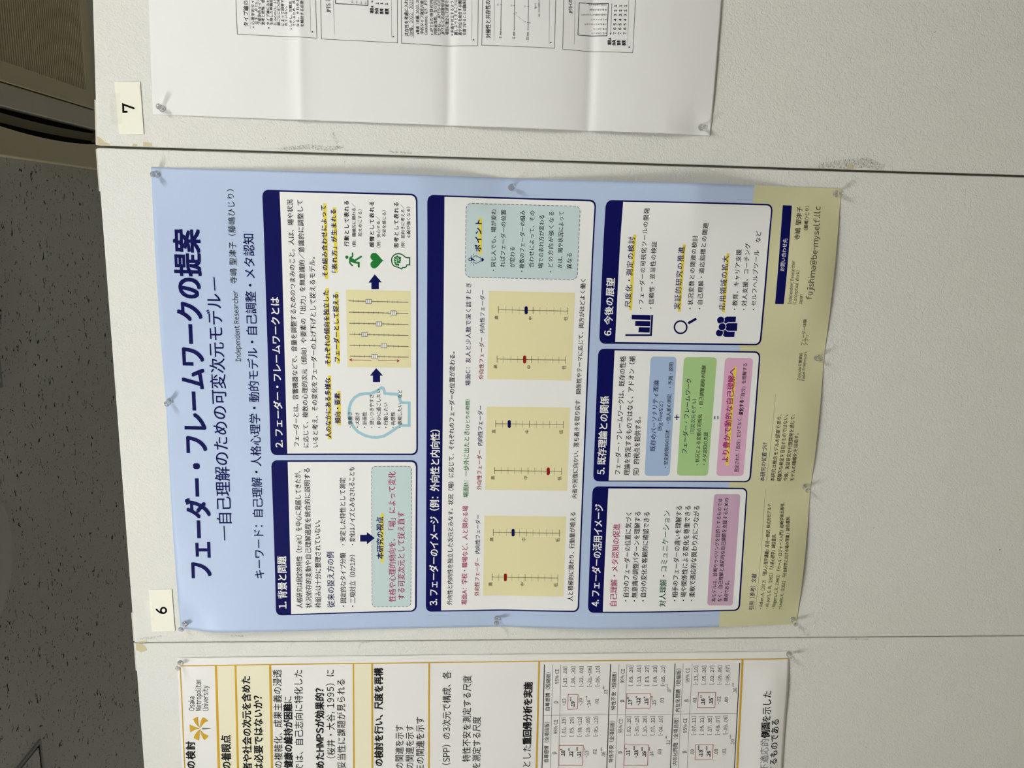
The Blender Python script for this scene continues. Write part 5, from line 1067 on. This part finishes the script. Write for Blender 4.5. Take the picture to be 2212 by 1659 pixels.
def lift_blue(x, z):
    """How far (mm) the blue poster stands off the board: pinned at nine points, bulging between them."""
    s = min(1.0, max(0.0, (x - 28.6) / 841.0)); t = min(1.0, max(0.0, (-87.6 - z) / 1189.0))
    def hump(t, a, b, k, amp):
        if t <= a or t >= b: return 0.0
        return amp * math.sin(math.pi * ((t - a) / (b - a)) ** k) ** 1.3
    left = hump(t, .0, .507, .36, 14) + hump(t, .507, .985, .85, 13)
    def ridge(z, a, top, b, amp):      # a soft crease: slow rise, quick fall
        if z >= a or z <= b: return 0.0
        return amp * ((a - z) / (a - top)) ** 1.3 if z > top else amp * (1 - ((top - z) / (top - b))) ** 1.15
    right = sum(ridge(z, -96, -535, -690, 17) + ridge(z, -690, -1008, -1190, 27) for z in (z - 12, z - 6, z, z + 6, z + 12)) / 5
    d = 1.6 + left * math.exp(-s * 841 / 85) + right * math.exp(-((1 - s) * 841 / 75) ** 2)
    q = (1 - t) * 1189
    w = (.42 + .58 * math.sin(math.pi / 2 * q / 45)) if q < 45 else math.exp(-((q - 45) / 55) ** 2)
    c = s * 841
    wave = 0.0
    for a, b, amp in ((10, 262, 12), (262, 546, 10), (546, 832, 11)):
        if a < c < b: wave = amp * math.sin(math.pi * (c - a) / (b - a)) ** 1.2
    d += w * wave
    qt = t * 1189
    d += 5 * math.exp(-qt / 60) * abs(math.sin(math.pi * c / 425)) ** 1.2
    d += .5 * math.sin(x * .017 + z * .006) * math.sin(z * .013 + 1)
    m = 1.0
    for px, pz in BLUE_PINS:
        m *= 1 - math.exp(-((x - px) ** 2 + (z - pz) ** 2) / 34.0 ** 2)
    return max(.9, .9 + (d - .9) * m)
FOLDS = [(-80, 1.2), (-95, 1.6), (-200, 3), (-280, 3.6), (-318, 4.6), (-330, 6.6), (-338, 9.2), (-342, 8.4), (-352, 7.0), (-380, 6.4), (-480, 6.6), (-530, 7.0),
         (-556, 6.6), (-570, 4.9), (-578, 2.9), (-582, 1.4), (-586, 3.2), (-594, 5.4), (-615, 7.2), (-680, 9.8), (-730, 10.4), (-772, 9.2), (-798, 6.6), (-812, 4.0), (-819, 1.6), (-823, 3.4),
         (-832, 6.4), (-855, 9.0), (-900, 11.2), (-950, 11.0), (-990, 8.2), (-1020, 5.0), (-1036, 3.2), (-1060, 2.5)]
def lift_folded(x, z):
    """The white poster was folded in four: a ridge and two valleys across the sheet."""
    d = FOLDS[0][1] if z > FOLDS[0][0] else FOLDS[-1][1]
    if FOLDS[-1][0] < z < FOLDS[0][0]:
        d = 0.0
        for y in (z - 4, z - 2, z, z + 2, z + 4):
            for (z0, d0), (z1, d1) in zip(FOLDS, FOLDS[1:]):
                if z1 <= y < z0: d += (d0 + (d1 - d0) * (y - z0) / (z1 - z0)) / 5; break
            else: d += (FOLDS[0][1] if y > -100 else FOLDS[-1][1]) / 5
    d += .5 * math.sin(x * .021 + z * .008)
    m = 1.0
    for px, pz in WHITE_PINS: m *= 1 - math.exp(-((x - px) ** 2 + (z - pz) ** 2) / 30.0 ** 2)
    return max(.9, .9 + (d - .9) * m)
def lift_gold(x, z):
    q = z + 1276
    d = 1.8 + .5 * math.sin(x * .03 + z * .011) * math.sin(z * .019)
    w = (.25 + .75 * math.sin(math.pi / 2 * max(0, q) / 38)) if q < 38 else math.exp(-((q - 38) / 40) ** 2)
    d += 7 * w * min(1, max(0, (-38 - x) / 60))
    m = 1.0
    for px, pz in GOLD_PINS: m *= 1 - math.exp(-((x - px) ** 2 + (z - pz) ** 2) / 28.0 ** 2)
    return max(.9, .9 + (d - .9) * m)

# ------------------------------------------------------------------ display panels
def display_panel(label, x0, x1, ztl, ztr, seed, marks, chips, caps):
    """mm: left and right edge, dip of the top edge at both ends"""
    th = .034; bot = .10
    p = empty('display_panel', ((x0 + x1) / 2000, th / 2, 0), label, 'display panel', 'white display panels in a row')
    ox, oy = (x0 + x1) / 2000, th / 2
    k = Mesh()
    pts = [(x0 / 1000 - ox, bot), (x1 / 1000 - ox, bot), (x1 / 1000 - ox, TOP + ztr / 1000), (x0 / 1000 - ox, TOP + ztl / 1000)]
    vs = [(x, -oy, z) for x, z in pts] + [(x, th - oy, z) for x, z in pts]
    k.add(vs, [(0, 1, 2, 3), (7, 6, 5, 4), (0, 4, 5, 1), (1, 5, 6, 2), (2, 6, 7, 3), (3, 7, 4, 0)])
    k.build('board', M_PANEL, p, bevel=.0022, seg=3)
    for a, b in caps:       # strips that clasp the top edge next to a joint
        c = Mesh(); za = TOP + (ztl + (ztr - ztl) * (a - x0) / (x1 - x0)) / 1000; zb = TOP + (ztl + (ztr - ztl) * (b - x0) / (x1 - x0)) / 1000
        z = max(za, zb)
        c.add([(a / 1000 - ox, .004 - oy, za - .0005), (b / 1000 - ox, .004 - oy, zb - .0005), (b / 1000 - ox, .030 - oy, zb - .0005), (a / 1000 - ox, .030 - oy, za - .0005),
               (a / 1000 - ox, .004 - oy, za + .0036), (b / 1000 - ox, .004 - oy, zb + .0036), (b / 1000 - ox, .030 - oy, zb + .0036), (a / 1000 - ox, .030 - oy, za + .0036)],
              [(0, 3, 2, 1), (4, 5, 6, 7), (0, 1, 5, 4), (1, 2, 6, 5), (2, 3, 7, 6), (3, 0, 4, 7)])
        c.build('edge_cap', M_EDGE, p, bevel=.0008)
    for sx in (x0 + 60, x1 - 60):
        f = Mesh(); f.box(sx / 1000 - ox - .02, sx / 1000 - ox + .02, -.22, .22, 0, .035); f.box(sx / 1000 - ox - .02, sx / 1000 - ox + .02, -.014, .014, .03, bot + .01)
        f.build('foot', M_EDGE, p, bevel=.004)
    for poly in chips:      # vinyl torn away, board showing
        n = len(poly)
        mesh_obj('torn_patch', [(x / 1000 - ox, -oy - .00025, TOP + z / 1000) for x, z in poly], [tuple(range(n))], M_CORE, p)
    for pts_, w in marks:
        vs = []; fs = []
        for i, (x, z) in enumerate(pts_):
            q = pts_[min(i + 1, len(pts_) - 1)]; r = pts_[max(i - 1, 0)]
            dx, dz = q[0] - r[0], q[1] - r[1]; L = math.hypot(dx, dz); nx, nz = -dz / L, dx / L
            ww = w * (.35 + .65 * math.sin(math.pi * (i + .5) / len(pts_)))
            for s in (-1, 1): vs.append(((x + s * nx * ww) / 1000 - ox, -oy - .0002, TOP + (z + s * nz * ww) / 1000))
            if i: fs.append((2 * i - 2, 2 * i - 1, 2 * i + 1, 2 * i))
        mesh_obj('scuff_mark', vs, fs, M_STAIN, p)
    return p
display_panel('white embossed panel holding the blue poster, between two seams', 1.0, 898.2, -1.2, -.2, 1,
              [([(8, -7), (11, -30), (14, -52)], 2.5), ([(14, -180), (13, -205)], 1.5)],
              [[(1, -8), (4, -9), (6, -24), (3, -26), (1, -20)]],
              [(1.5, 60), (828, 897)])
display_panel('white embossed panel holding the gold-ruled poster', -899, -1.0, -1.5, -1.3, 2,
              [([(-14, -420), (-3, -423), (-2, -440)], 1.6), ([(-3, -1390), (-4, -1430)], 2)],
              [[(-1.2, -4), (-14, -3), (-19, -12), (-15, -24), (-8, -22), (-1.2, -14)]],
              [(-60, -1.5)])
display_panel('white embossed panel holding the white poster creased by folds', 902.2, 1800, -.8, -42, 3,
              [([(905, -300), (911, -345), (909, -380), (912, -405)], 4), ([(909, -398), (924, -392), (936, -388)], 2.4), ([(907, -480), (906, -520)], 2), ([(906, -1230), (910, -1275), (915, -1315), (907, -1350)], 9)],
              [[(902.4, -2), (910, -3), (917, -2), (914, -8), (908, -14), (905, -22), (902.4, -22)], [(902.6, -76), (910, -76), (909, -90), (902.6, -91)], [(902.6, -58), (907, -60), (906, -66), (902.6, -66)], [(902.8, -1282), (913, -1285), (910, -1292), (902.8, -1293)]],
              [(903, 975)])

# ------------------------------------------------------------------ printing: every printed shape lies on its sheet
GLYPH = {}
def glyph(ch, res):
    """outline of one character, filled: (verts, faces, advance); Latin letters are taken from the full-width set and closed up"""
    key = (ch, res)
    if key not in GLYPH:
        latin = 33 <= ord(ch) <= 126
        cu = bpy.data.curves.new('glyph', 'FONT'); cu.body = chr(ord(ch) + 0xFEE0) if latin else ch; cu.resolution_u = res
        o = bpy.data.objects.new('glyph', cu); me = o.to_mesh()
        v = [(p.co.x, p.co.y) for p in me.vertices]; f = [tuple(p.vertices) for p in me.polygons]
        o.to_mesh_clear(); bpy.data.objects.remove(o); bpy.data.curves.remove(cu)
        adv = 1.0
        if ch == ' ': adv = .30
        elif ch == '\u3000': adv = 1.0
        elif latin and v:
            x0 = min(a[0] for a in v); w = max(a[0] for a in v) - x0; side = .035 if ch in '.,[]()' else (-.02 if ch == 'j' else .05)
            v = [(a[0] - x0 + side, a[1]) for a in v]; adv = w + 2 * side
        if ch == '-' and v:      # a hyphen, not a dash
            v = [(a[0] * .52, a[1]) for a in v]; adv *= .52
        GLYPH[key] = (v, f, adv)
    return GLYPH[key]
def glyphs(s, res, track):
    v = []; f = []; x = 0
    for ch in s:
        gv, gf, adv = glyph(ch, res); n = len(v)
        v += [(a + x, b) for a, b in gv]; f += [tuple(i + n for i in q) for q in gf]; x += adv + track
    return v, f
class Printer:
    def __init__(self, root, origin, lift):
        self.root = root; self.o = origin; self.lift = lift; self.parts = {}; self.order = []
    def part(self, path):
        if path not in self.parts: self.parts[path] = ([], [], [], []); self.order.append(path)
        return self.parts[path]
    def put(self, path, pts, faces, colour, layer):
        v, f, fm, cols = self.part(path)
        if colour not in cols: cols.append(colour)
        n = len(v); mi = cols.index(colour)
        for x, z in pts:
            d = self.lift(x, z) + .12 + .11 * layer
            v.append((x / 1000 - self.o[0], -d / 1000 - self.o[1], TOP + z / 1000 - self.o[2]))
        f += [tuple(i + n for i in q) for q in faces]; fm += [mi] * len(faces)
    def poly(self, path, pts, colour, layer):
        bm = bmesh.new(); vs = [bm.verts.new((x, z, 0)) for x, z in pts]; bm.faces.new(vs)
        bmesh.ops.triangulate(bm, faces=bm.faces[:])
        for _ in range(5):
            e = [e for e in bm.edges if e.calc_length() > 14]
            if not e: break
            bmesh.ops.subdivide_edges(bm, edges=e, cuts=1); bmesh.ops.triangulate(bm, faces=bm.faces[:])
        bm.verts.index_update()
        self.put(path, [(v.co.x, v.co.y) for v in bm.verts], [tuple(v.index for v in f.verts) for f in bm.faces], colour, layer); bm.free()
    def text(self, path, s, em, p0, p1, colour, bold, latin):
        L = math.hypot(p1[0] - p0[0], p1[1] - p0[1])
        if L < 1e-6: return
        n = len(s); res = 4 if em > 20 else 2
        v, f = glyphs(s, res, 0); w = max(a[0] for a in v) - min(a[0] for a in v)
        sx = em
        if n > 1 and w * em < L:
            v, f = glyphs(s, res, (L / em - w) / (n - 1)); w = max(a[0] for a in v) - min(a[0] for a in v)
        if n > 1: sx = L / w
        x0 = min(a[0] for a in v); ux, uz = (p1[0] - p0[0]) / L, (p1[1] - p0[1]) / L
        if n == 1: x0 -= (L / em - w) / 2
        up = 0 if latin else .08
        pts = [(p0[0] + ux * (a - x0) * sx - uz * (b + up) * em, p0[1] + uz * (a - x0) * sx + ux * (b + up) * em) for a, b in v]
        if em > 20:      # long strokes follow the bend of the sheet
            bm = bmesh.new(); vs = [bm.verts.new((x, z, 0)) for x, z in pts]
            for q in f:
                try: bm.faces.new([vs[i] for i in q])
                except ValueError: pass
            for _ in range(3):
                e = [e for e in bm.edges if e.calc_length() > 12]
                if not e: break
                bmesh.ops.subdivide_edges(bm, edges=e, cuts=1); bmesh.ops.triangulate(bm, faces=bm.faces[:])
            bm.verts.index_update(); pts = [(a.co.x, a.co.y) for a in bm.verts]; f = [tuple(a.index for a in q.verts) for q in bm.faces]; bm.free()
        over = 6 if path.startswith('section_panel') else 3.6
        k = bold * em       # heavier weights: the outline struck several times, a hair apart
        strikes = [(0, 0)] if k < .02 else ([(-k, 0), (k, 0)] if bold < .012 else [(-k, -k * .7), (k, -k * .7), (-k, k * .7), (k, k * .7)])
        for i, (ax, az) in enumerate(strikes): self.put(path, [(x + ax, z + az) for x, z in pts], f, colour, over + .1 * i)
    def line(self, path, pts, w, colour, closed, layer):
        """closed: 0 open, 1 closed, 2 open with round ends"""
        q = [Vector(p) for p in pts]
        if closed == 1: q.append(q[0])
        fine = [q[0]]
        for a, b in zip(q, q[1:]):
            k = max(1, int((b - a).length / 8))
            fine += [a + (b - a) * (i + 1) / k for i in range(k)]
        vs = []; fs = []; N = len(fine)
        for i, p in enumerate(fine):
            if closed == 1 and i in (0, N - 1): t0, t1 = fine[N - 2], fine[1]
            else: t0, t1 = fine[max(0, i - 1)], fine[min(N - 1, i + 1)]
            a = (p - t0).normalized() if (p - t0).length > 1e-6 else None; b = (t1 - p).normalized() if (t1 - p).length > 1e-6 else None
            a = a or b; b = b or a
            t = a + b
            t = t.normalized() if t.length > .05 else a
            nrm = Vector((-t.y, t.x)); c = max(.45, abs(nrm.dot(Vector((-a.y, a.x)))))
            vs += [tuple(p + nrm * w / 2 / c), tuple(p - nrm * w / 2 / c)]
            if i: fs.append((2 * i - 2, 2 * i - 1, 2 * i + 1, 2 * i))
        self.put(path, vs, fs, colour, layer)
        if closed == 2:
            for p in (q[0], q[-1]): self.disc(path, p, w / 2, colour, layer)
    def disc(self, path, c, r, colour, layer):
        n = 28; vs = [(c[0], c[1])] + [(c[0] + r * math.cos(2 * math.pi * k / n), c[1] + r * math.sin(2 * math.pi * k / n)) for k in range(n)]
        self.put(path, vs, [(0, 1 + k, 1 + (k + 1) % n) for k in range(n)], colour, layer)
    def box(self, path, q, colour, r, layer, which):
        """a rounded rectangle given by its four corners, cut into a fine grid so that it bends with the sheet"""
        tl, tr, br, bl = [Vector(p) for p in q]
        H = ((bl - tl).length + (br - tr).length) / 2; W = ((tr - tl).length + (br - bl).length) / 2
        ts = sorted(set([round(i * H / max(1, int(H / 6)), 4) for i in range(max(1, int(H / 6)) + 1)] + ([r * k / 8 for k in range(9)] + [H - r * k / 8 for k in range(9)] if r else [])))
        nx = max(2, int(W / 6)); vs = []; fs = []
        for h in ts:
            ins = 0
            if r:
                dy = r - h if (h < r and which == 'all') else (r - (H - h) if H - h < r else 0)
                if dy > 0: ins = r - math.sqrt(max(0, r * r - dy * dy))
            a = tl + (bl - tl) * (h / H); b = tr + (br - tr) * (h / H); u = ins / W
            for i in range(nx + 1):
                s = u + (1 - 2 * u) * i / nx; vs.append(tuple(a + (b - a) * s))
        for j in range(len(ts) - 1):
            for i in range(nx):
                k = j * (nx + 1) + i; fs.append((k, k + nx + 1, k + nx + 2, k + 1))
        self.put(path, vs, fs, colour, layer)
    def dashes(self, path, q, r, colour):
        tl, tr, br, bl = [Vector(p) for p in q]
        loop = []
        P = [tl, tr, br, bl]
        for i in range(4):
            p, a, b = P[i], P[i - 1], P[(i + 1) % 4]
            da, db = (a - p).normalized(), (b - p).normalized(); c = p + (da + db) * r
            for k in range(5):
                an = math.pi / 2 * k / 4
                loop.append(c - db * r * math.cos(an) - da * r * math.sin(an))
        loop.append(loop[0])
        seg = [(b - a).length for a, b in zip(loop, loop[1:])]; total = sum(seg)
        def at(t):
            for (a, b), l in zip(zip(loop, loop[1:]), seg):
                if t <= l: return a + (b - a) * t / l
                t -= l
            return loop[-1]
        n = int(total / 7.6); step = total / n
        for i in range(n): self.line(path, [at(step * i), at(step * (i + .32)), at(step * (i + .64))], .8, colour, 0, 5)
    def run(self, items):
        for it in items:
            k, path = it[0], it[1]
            if k == 'T': self.text(path, *it[2:])
            elif k == 'P': self.poly(path, it[2], it[3], it[4])
            elif k == 'L': self.line(path, *it[2:])
            elif k == 'B': self.box(path, *it[2:])
            elif k == 'D': self.dashes(path, *it[2:])
            elif k == 'C': self.disc(path, *it[2:])
        made = {}
        for path in sorted(self.order, key=lambda p: p.count('/')):
            v, f, fm, cols = self.parts[path]
            up, _, leaf = path.rpartition('/')
            o = mesh_obj(leaf.split('.')[0], v, f, [ink(c) for c in cols], made[up] if up else self.root, (0, 0, 0), fm)
            bm = bmesh.new(); bm.from_mesh(o.data)
            flip = [q for q in bm.faces if q.normal.y > 0]
            if flip: bmesh.ops.reverse_faces(bm, faces=flip)
            bm.to_mesh(o.data); bm.free()
            made[path] = o
        return made
def sheet(root, origin, corners, lift, mt, step=6.0):
    """the paper itself: a thin bent sheet between four corners (mm)"""
    tl, tr, br, bl = [Vector(c) for c in corners]
    W = (tr - tl).length; H = (bl - tl).length; nx, nz = int(W / step), int(H / step); vs = []; fs = []
    for j in range(nz + 1):
        a = tl + (bl - tl) * j / nz; b = tr + (br - tr) * j / nz
        for i in range(nx + 1):
            p = a + (b - a) * i / nx
            vs.append((p.x / 1000 - origin[0], -lift(p.x, p.y) / 1000 - origin[1], TOP + p.y / 1000 - origin[2]))
    for j in range(nz):
        for i in range(nx):
            k = j * (nx + 1) + i; fs.append((k, k + nx + 1, k + nx + 2, k + 1))
    o = mesh_obj('sheet', vs, fs, mt, root, smooth=True)
    md = o.modifiers.new('thickness', 'SOLIDIFY'); md.thickness = .0002; md.offset = -1
    return o
def poster(name_label, corners, lift, mt, items, labels):
    x = (corners[2][0] + corners[3][0]) / 2000; z = TOP + (corners[2][1] + corners[3][1]) / 2000
    org = (x, 0.0, z)
    r = empty('poster', org, name_label, 'poster')
    sheet(r, org, corners, lift, mt, 3.0 if lift is lift_folded else 6.0)
    pr = Printer(r, org, lift); made = pr.run(items)
    for k, l in labels.items():
        if k in made: made[k]['label'] = l
    return r
poster('blue research poster with six white boxes under a navy title', BLUE_CORNERS, lift_blue, M_BLUE, BLUE_PRINT,
       {'footer_band': 'beige band along the bottom', 'contact_bar': 'navy bar over the contact lines', 'title_text': 'large navy title'})
poster('white poster ruled in gold with tables of figures and a gold emblem', GOLD_CORNERS, lift_gold, M_GOLD, GOLD_PRINT,
       {'gold_frame': 'thin gold border and cross bars', 'university_emblem': 'gold five-bladed emblem'})
poster('white poster creased by three horizontal folds, outlined boxes of small black print', WHITE_CORNERS, lift_folded, M_WHITE, WHITE_PRINT, {})

# ------------------------------------------------------------------ push pins
def push_pin(x, z, label, lift, tilt=(0, 0)):
    d = lift(x, z)
    p = empty('push_pin', (x / 1000, -d / 1000 - .0004, TOP + z / 1000), label, 'push pin', 'clear push pins')
    k = Mesh()
    k.lathe([(.0012, -.0006), (.0046, -.0006), (.0055, -.0012), (.0055, -.0024), (.0046, -.0034), (.0030, -.0050), (.0026, -.0080), (.0028, -.0110), (.0038, -.0140), (.0046, -.0156),
             (.0049, -.0172), (.0049, -.0186), (.0043, -.0194), (.0018, -.0197)], 'y', 32)
    k.build('grip', M_CLEAR, p, smooth=True)
    n = Mesh(); n.lathe([(.0002, .0100), (.0005, .0080), (.0005, -.0050), (.0003, -.0052)], 'y', 10); n.build('needle', M_STEEL, p, smooth=True)
    p.rotation_euler = (tilt[0], 0, tilt[1])
for (x, z), l in zip(BLUE_PINS, ['clear push pin at the top left corner of the blue poster', 'clear push pin at the top right corner of the blue poster', 'clear push pin halfway down the left edge of the blue poster',
        'clear push pin halfway down the right edge of the blue poster', 'clear push pin at the middle of the top edge of the blue poster', 'clear push pin at the bottom left corner of the blue poster',
        'clear push pin on the beige band right of the bottom left corner pin', 'clear push pin on the beige band below the second caption column', 'clear push pin at the bottom right corner of the blue poster']):
    push_pin(x, z, l, lift_blue, (random.uniform(-.12, .12), random.uniform(-.1, .1)))
for (x, z), l in zip(GOLD_PINS, ['clear push pin at the top right corner of the gold-ruled poster', 'clear push pin at the bottom right corner of the gold-ruled poster']):
    push_pin(x, z, l, lift_gold, (random.uniform(-.12, .12), random.uniform(-.1, .1)))
for (x, z), l in zip(WHITE_PINS, ['clear push pin at the top left corner of the folded white poster', 'clear push pin at the bottom left corner of the folded white poster']):
    push_pin(x, z, l, lift_folded, (random.uniform(-.12, .12), random.uniform(-.1, .1)))

# ------------------------------------------------------------------ number cards and their tape
def card(label, corners, stroke, w, y=.0008):
    tl, tr, br, bl = [Vector(c) for c in corners]
    cx = (bl.x + br.x) / 2; cz = (bl.y + br.y) / 2
    r = empty('number_card', (cx / 1000, 0, TOP + cz / 1000), label, 'card', 'number cards on the panels')
    vs = []
    for yy in (-.0002, -y):
        for c in (tl, tr, br, bl):
            lean = 0 if yy > -.0005 else (-.0012 if c in (br, bl) else 0)
            vs.append(((c.x - cx) / 1000, yy + (lean if yy != -.0002 else 0), (c.y - cz) / 1000))
    mesh_obj('card_sheet', vs, [(3, 2, 1, 0), (4, 5, 6, 7), (0, 1, 5, 4), (1, 2, 6, 5), (2, 3, 7, 6), (3, 0, 4, 7)], M_CARD, r)
    h = (tl - bl).length
    v2 = []; f2 = []
    def lay(p): 
        t = min(1, max(0, (tl.y - p[1]) / max(1e-6, tl.y - bl.y)))
        return ((p[0] - cx) / 1000, -y - .0012 * t - .0002, (p[1] - cz) / 1000)
    pr = Printer(None, (0, 0, 0), lambda a, b: 0)
    for pts, closed in stroke: pr.line('d', pts, w, 'black', closed, 0)
    v, f, _, _ = pr.parts['d']
    v2 = [lay((a[0] * 1000, (a[2] - TOP) * 1000)) for a in v]
    o = mesh_obj('digit', v2, f, M_MARKER, r)
    bm = bmesh.new(); bm.from_mesh(o.data); fl = [q for q in bm.faces if q.normal.y > 0]
    if fl: bmesh.ops.reverse_faces(bm, faces=fl)
    bm.to_mesh(o.data); bm.free()
    return r
card('small white card reading 6 above the blue poster', CARD_SIX, SIX_STROKES, SIX_W)
card('small white card reading 7 above the folded white poster', CARD_SEVEN, SEVEN_STROKES, SEVEN_W)
def tape(label, corners, bubbles):
    tl, tr, br, bl = [Vector(c) for c in corners]; c = (bl + br) / 2
    N = 10; vs = []; fs = []
    for j in range(N + 1):
        for i in range(N * 2 + 1):
            p = (tl + (tr - tl) * i / (2 * N)) * (1 - j / N) + (bl + (br - bl) * i / (2 * N)) * (j / N)
            d = 1.5 + 1.6 * (j / N) + bubbles * max(0, math.sin(i * 1.9) * math.sin(j * .9))
            vs.append(((p.x - c.x) / 1000, -d / 1000, (p.y - c.y) / 1000))
    for j in range(N):
        for i in range(2 * N):
            k = j * (2 * N + 1) + i; fs.append((k, k + 2 * N + 1, k + 2 * N + 2, k + 1))
    o = mesh_obj('adhesive_tape', vs, fs, M_TAPE, None, (c.x / 1000, 0, TOP + c.y / 1000), smooth=True)
    tag(o, label, 'tape', 'clear tape holding the number cards')
tape('clear tape along the top of the card reading 6', TAPE_SIX, .2)
tape('wrinkled clear tape along the top of the card reading 7', TAPE_SEVEN, 1.6)

# ------------------------------------------------------------------ ceiling air conditioner (four-way cassette)
def cassette(cx, cy):
    r = empty('air_conditioner', (cx, cy, CEIL), 'cream cassette air conditioner with ribbed grille set in the dark ceiling', 'air conditioner')
    O = .475; S0 = .400; S1 = .352; G = .290; zf = -.034          # half widths: outer, slot outer, slot inner, grille; face height
    h = Mesh()
    rot = lambda p, a: (p[0] * math.cos(a) - p[1] * math.sin(a), p[0] * math.sin(a) + p[1] * math.cos(a))
    for k in range(4):
        a = k * math.pi / 2
        # outer strip, its inner edge bowed where the air comes out
        arc = [(-S0 + .012 - .022 * math.sin(math.pi * i / 14) ** .7, S0 * .93 - 2 * S0 * .93 * i / 14) for i in range(15)]
        pts = [(-O, -O), (-O + .0, O)] + [(-S0 + .012, S0)] + arc + [(-S0 + .012, -S0)]
        pts = [rot(p, a) for p in pts][::-1]
        h.prism(pts, zf, -.001, 0)
        b = [(-S1, -S1), (-G - .003, -G - .003), (-G - .003, G + .003), (-S1, S1)]
        h.prism([rot(p, a) for p in b], zf, -.001, 1)
        c = .022                                                     # corner between two outlets
        q = [(-S0 + .01, -S0 + .01), (-S1 + .03, -S0 + .01), (-S1 + .012, -S1 - .004), (-S1 - .004, -S1 + .012), (-S0 + .01, -S1 + .03)]
        h.prism([rot(p, a) for p in q], zf, -.001, 0)
    h.build('housing', [M_AC, M_AC_GREY], r, bevel=.004, seg=3)
    d = Mesh(); d.box(-S0 - .005, S0 + .005, -S0 - .005, S0 + .005, -.0045, -.0005); d.build('outlet_shade_plate', M_AC_DARK, r)
    for k in range(4):
        a = k * math.pi / 2; lv = Mesh(); N = 10
        vs = []; fs = []
        for j in range(N + 1):
            y = -.31 + .62 * j / N; bow = .006 * math.sin(math.pi * j / N)
            for (x, z) in ((-S1 - .012 - bow, -.022), (-S1 - .034 - bow, -.012), (-S1 - .034 - bow, -.009), (-S1 - .012 - bow, -.019)):
                p = rot((x, y), a); vs.append((p[0], p[1], z))
        for j in range(N):
            for i in range(4):
                fs.append((4 * j + i, 4 * j + (i + 1) % 4, 4 * j + 4 + (i + 1) % 4, 4 * j + 4 + i))
        fs += [(0, 1, 2, 3), (4 * N + 3, 4 * N + 2, 4 * N + 1, 4 * N)]
        lv.add(vs, fs); lv.build('louvre', M_LOUVRE, r)
    g = Mesh(); t = .050; zg = zf - .004
    rr = .018
    g.box(-G, G, -G, -G + t, zg, -.006); g.box(-G, G, G - t, G, zg, -.006); g.box(-G, -G + t, -G + t, G - t, zg, -.006); g.box(G - t, G, -G + t, G - t, zg, -.006)
    g.box(-G + t - .002, G - t + .002, -G + t - .002, G - t + .002, zg + .015, -.006, 1)
    n = 42; w = (2 * G - 2 * t) / n
    for i in range(n):
        y = -G + t + w * (i + .5); g.box(-G + t - .001, G - t + .001, y - w * .27, y + w * .27, zg + .0008, zg + .016)
    g.build('intake_grille', [M_AC, M_GRILLE], r, bevel=.0012, seg=2)
cassette(1.403, 1.022)

# ------------------------------------------------------------------ ceiling hatches and the round fixture
def hatch(x0, x1, y0, y1, label):
    r = empty('ceiling_hatch', ((x0 + x1) / 2, (y0 + y1) / 2, CEIL), label, 'ceiling hatch', 'access hatches in the ceiling')
    a, b = (x1 - x0) / 2, (y1 - y0) / 2; w = .010
    f = Mesh()
    for s0, s1, t0, t1 in ((-a, a, -b, -b + w), (-a, a, b - w, b), (-a, -a + w, -b + w, b - w), (a - w, a, -b + w, b - w)): f.box(s0, s1, t0, t1, -.006, 0)
    f.build('frame', M_ALU, r, bevel=.001)
    g = Mesh(); g.box(-a + w, a - w, -b + w, b - w, -.0012, -.0004); g.build('shadow_gap', M_GAP, r)
    p = Mesh(); p.box(-a + w + .007, a - w - .007, -b + w + .007, b - w - .007, -.005, -.0011); p.build('lid', M_CEIL, r)
hatch(-1.166, -.712, .270, .726, 'square access hatch in the ceiling nearest the gold-ruled poster')
hatch(.335, .785, .264, .718, 'square access hatch in the ceiling nearest the air conditioner')
k = Mesh()
k.lathe([(.232, 0), (.232, -.006), (.222, -.020), (.170, -.034), (.02, -.040)], 'z', 64, centre=(0, 0, 0))
tag(k.build('ceiling_fixture', M_FIX, None, (-.066, .440, CEIL - .0002), smooth=True), 'plain round grey fixture on the ceiling between the two hatches', 'ceiling fixture')
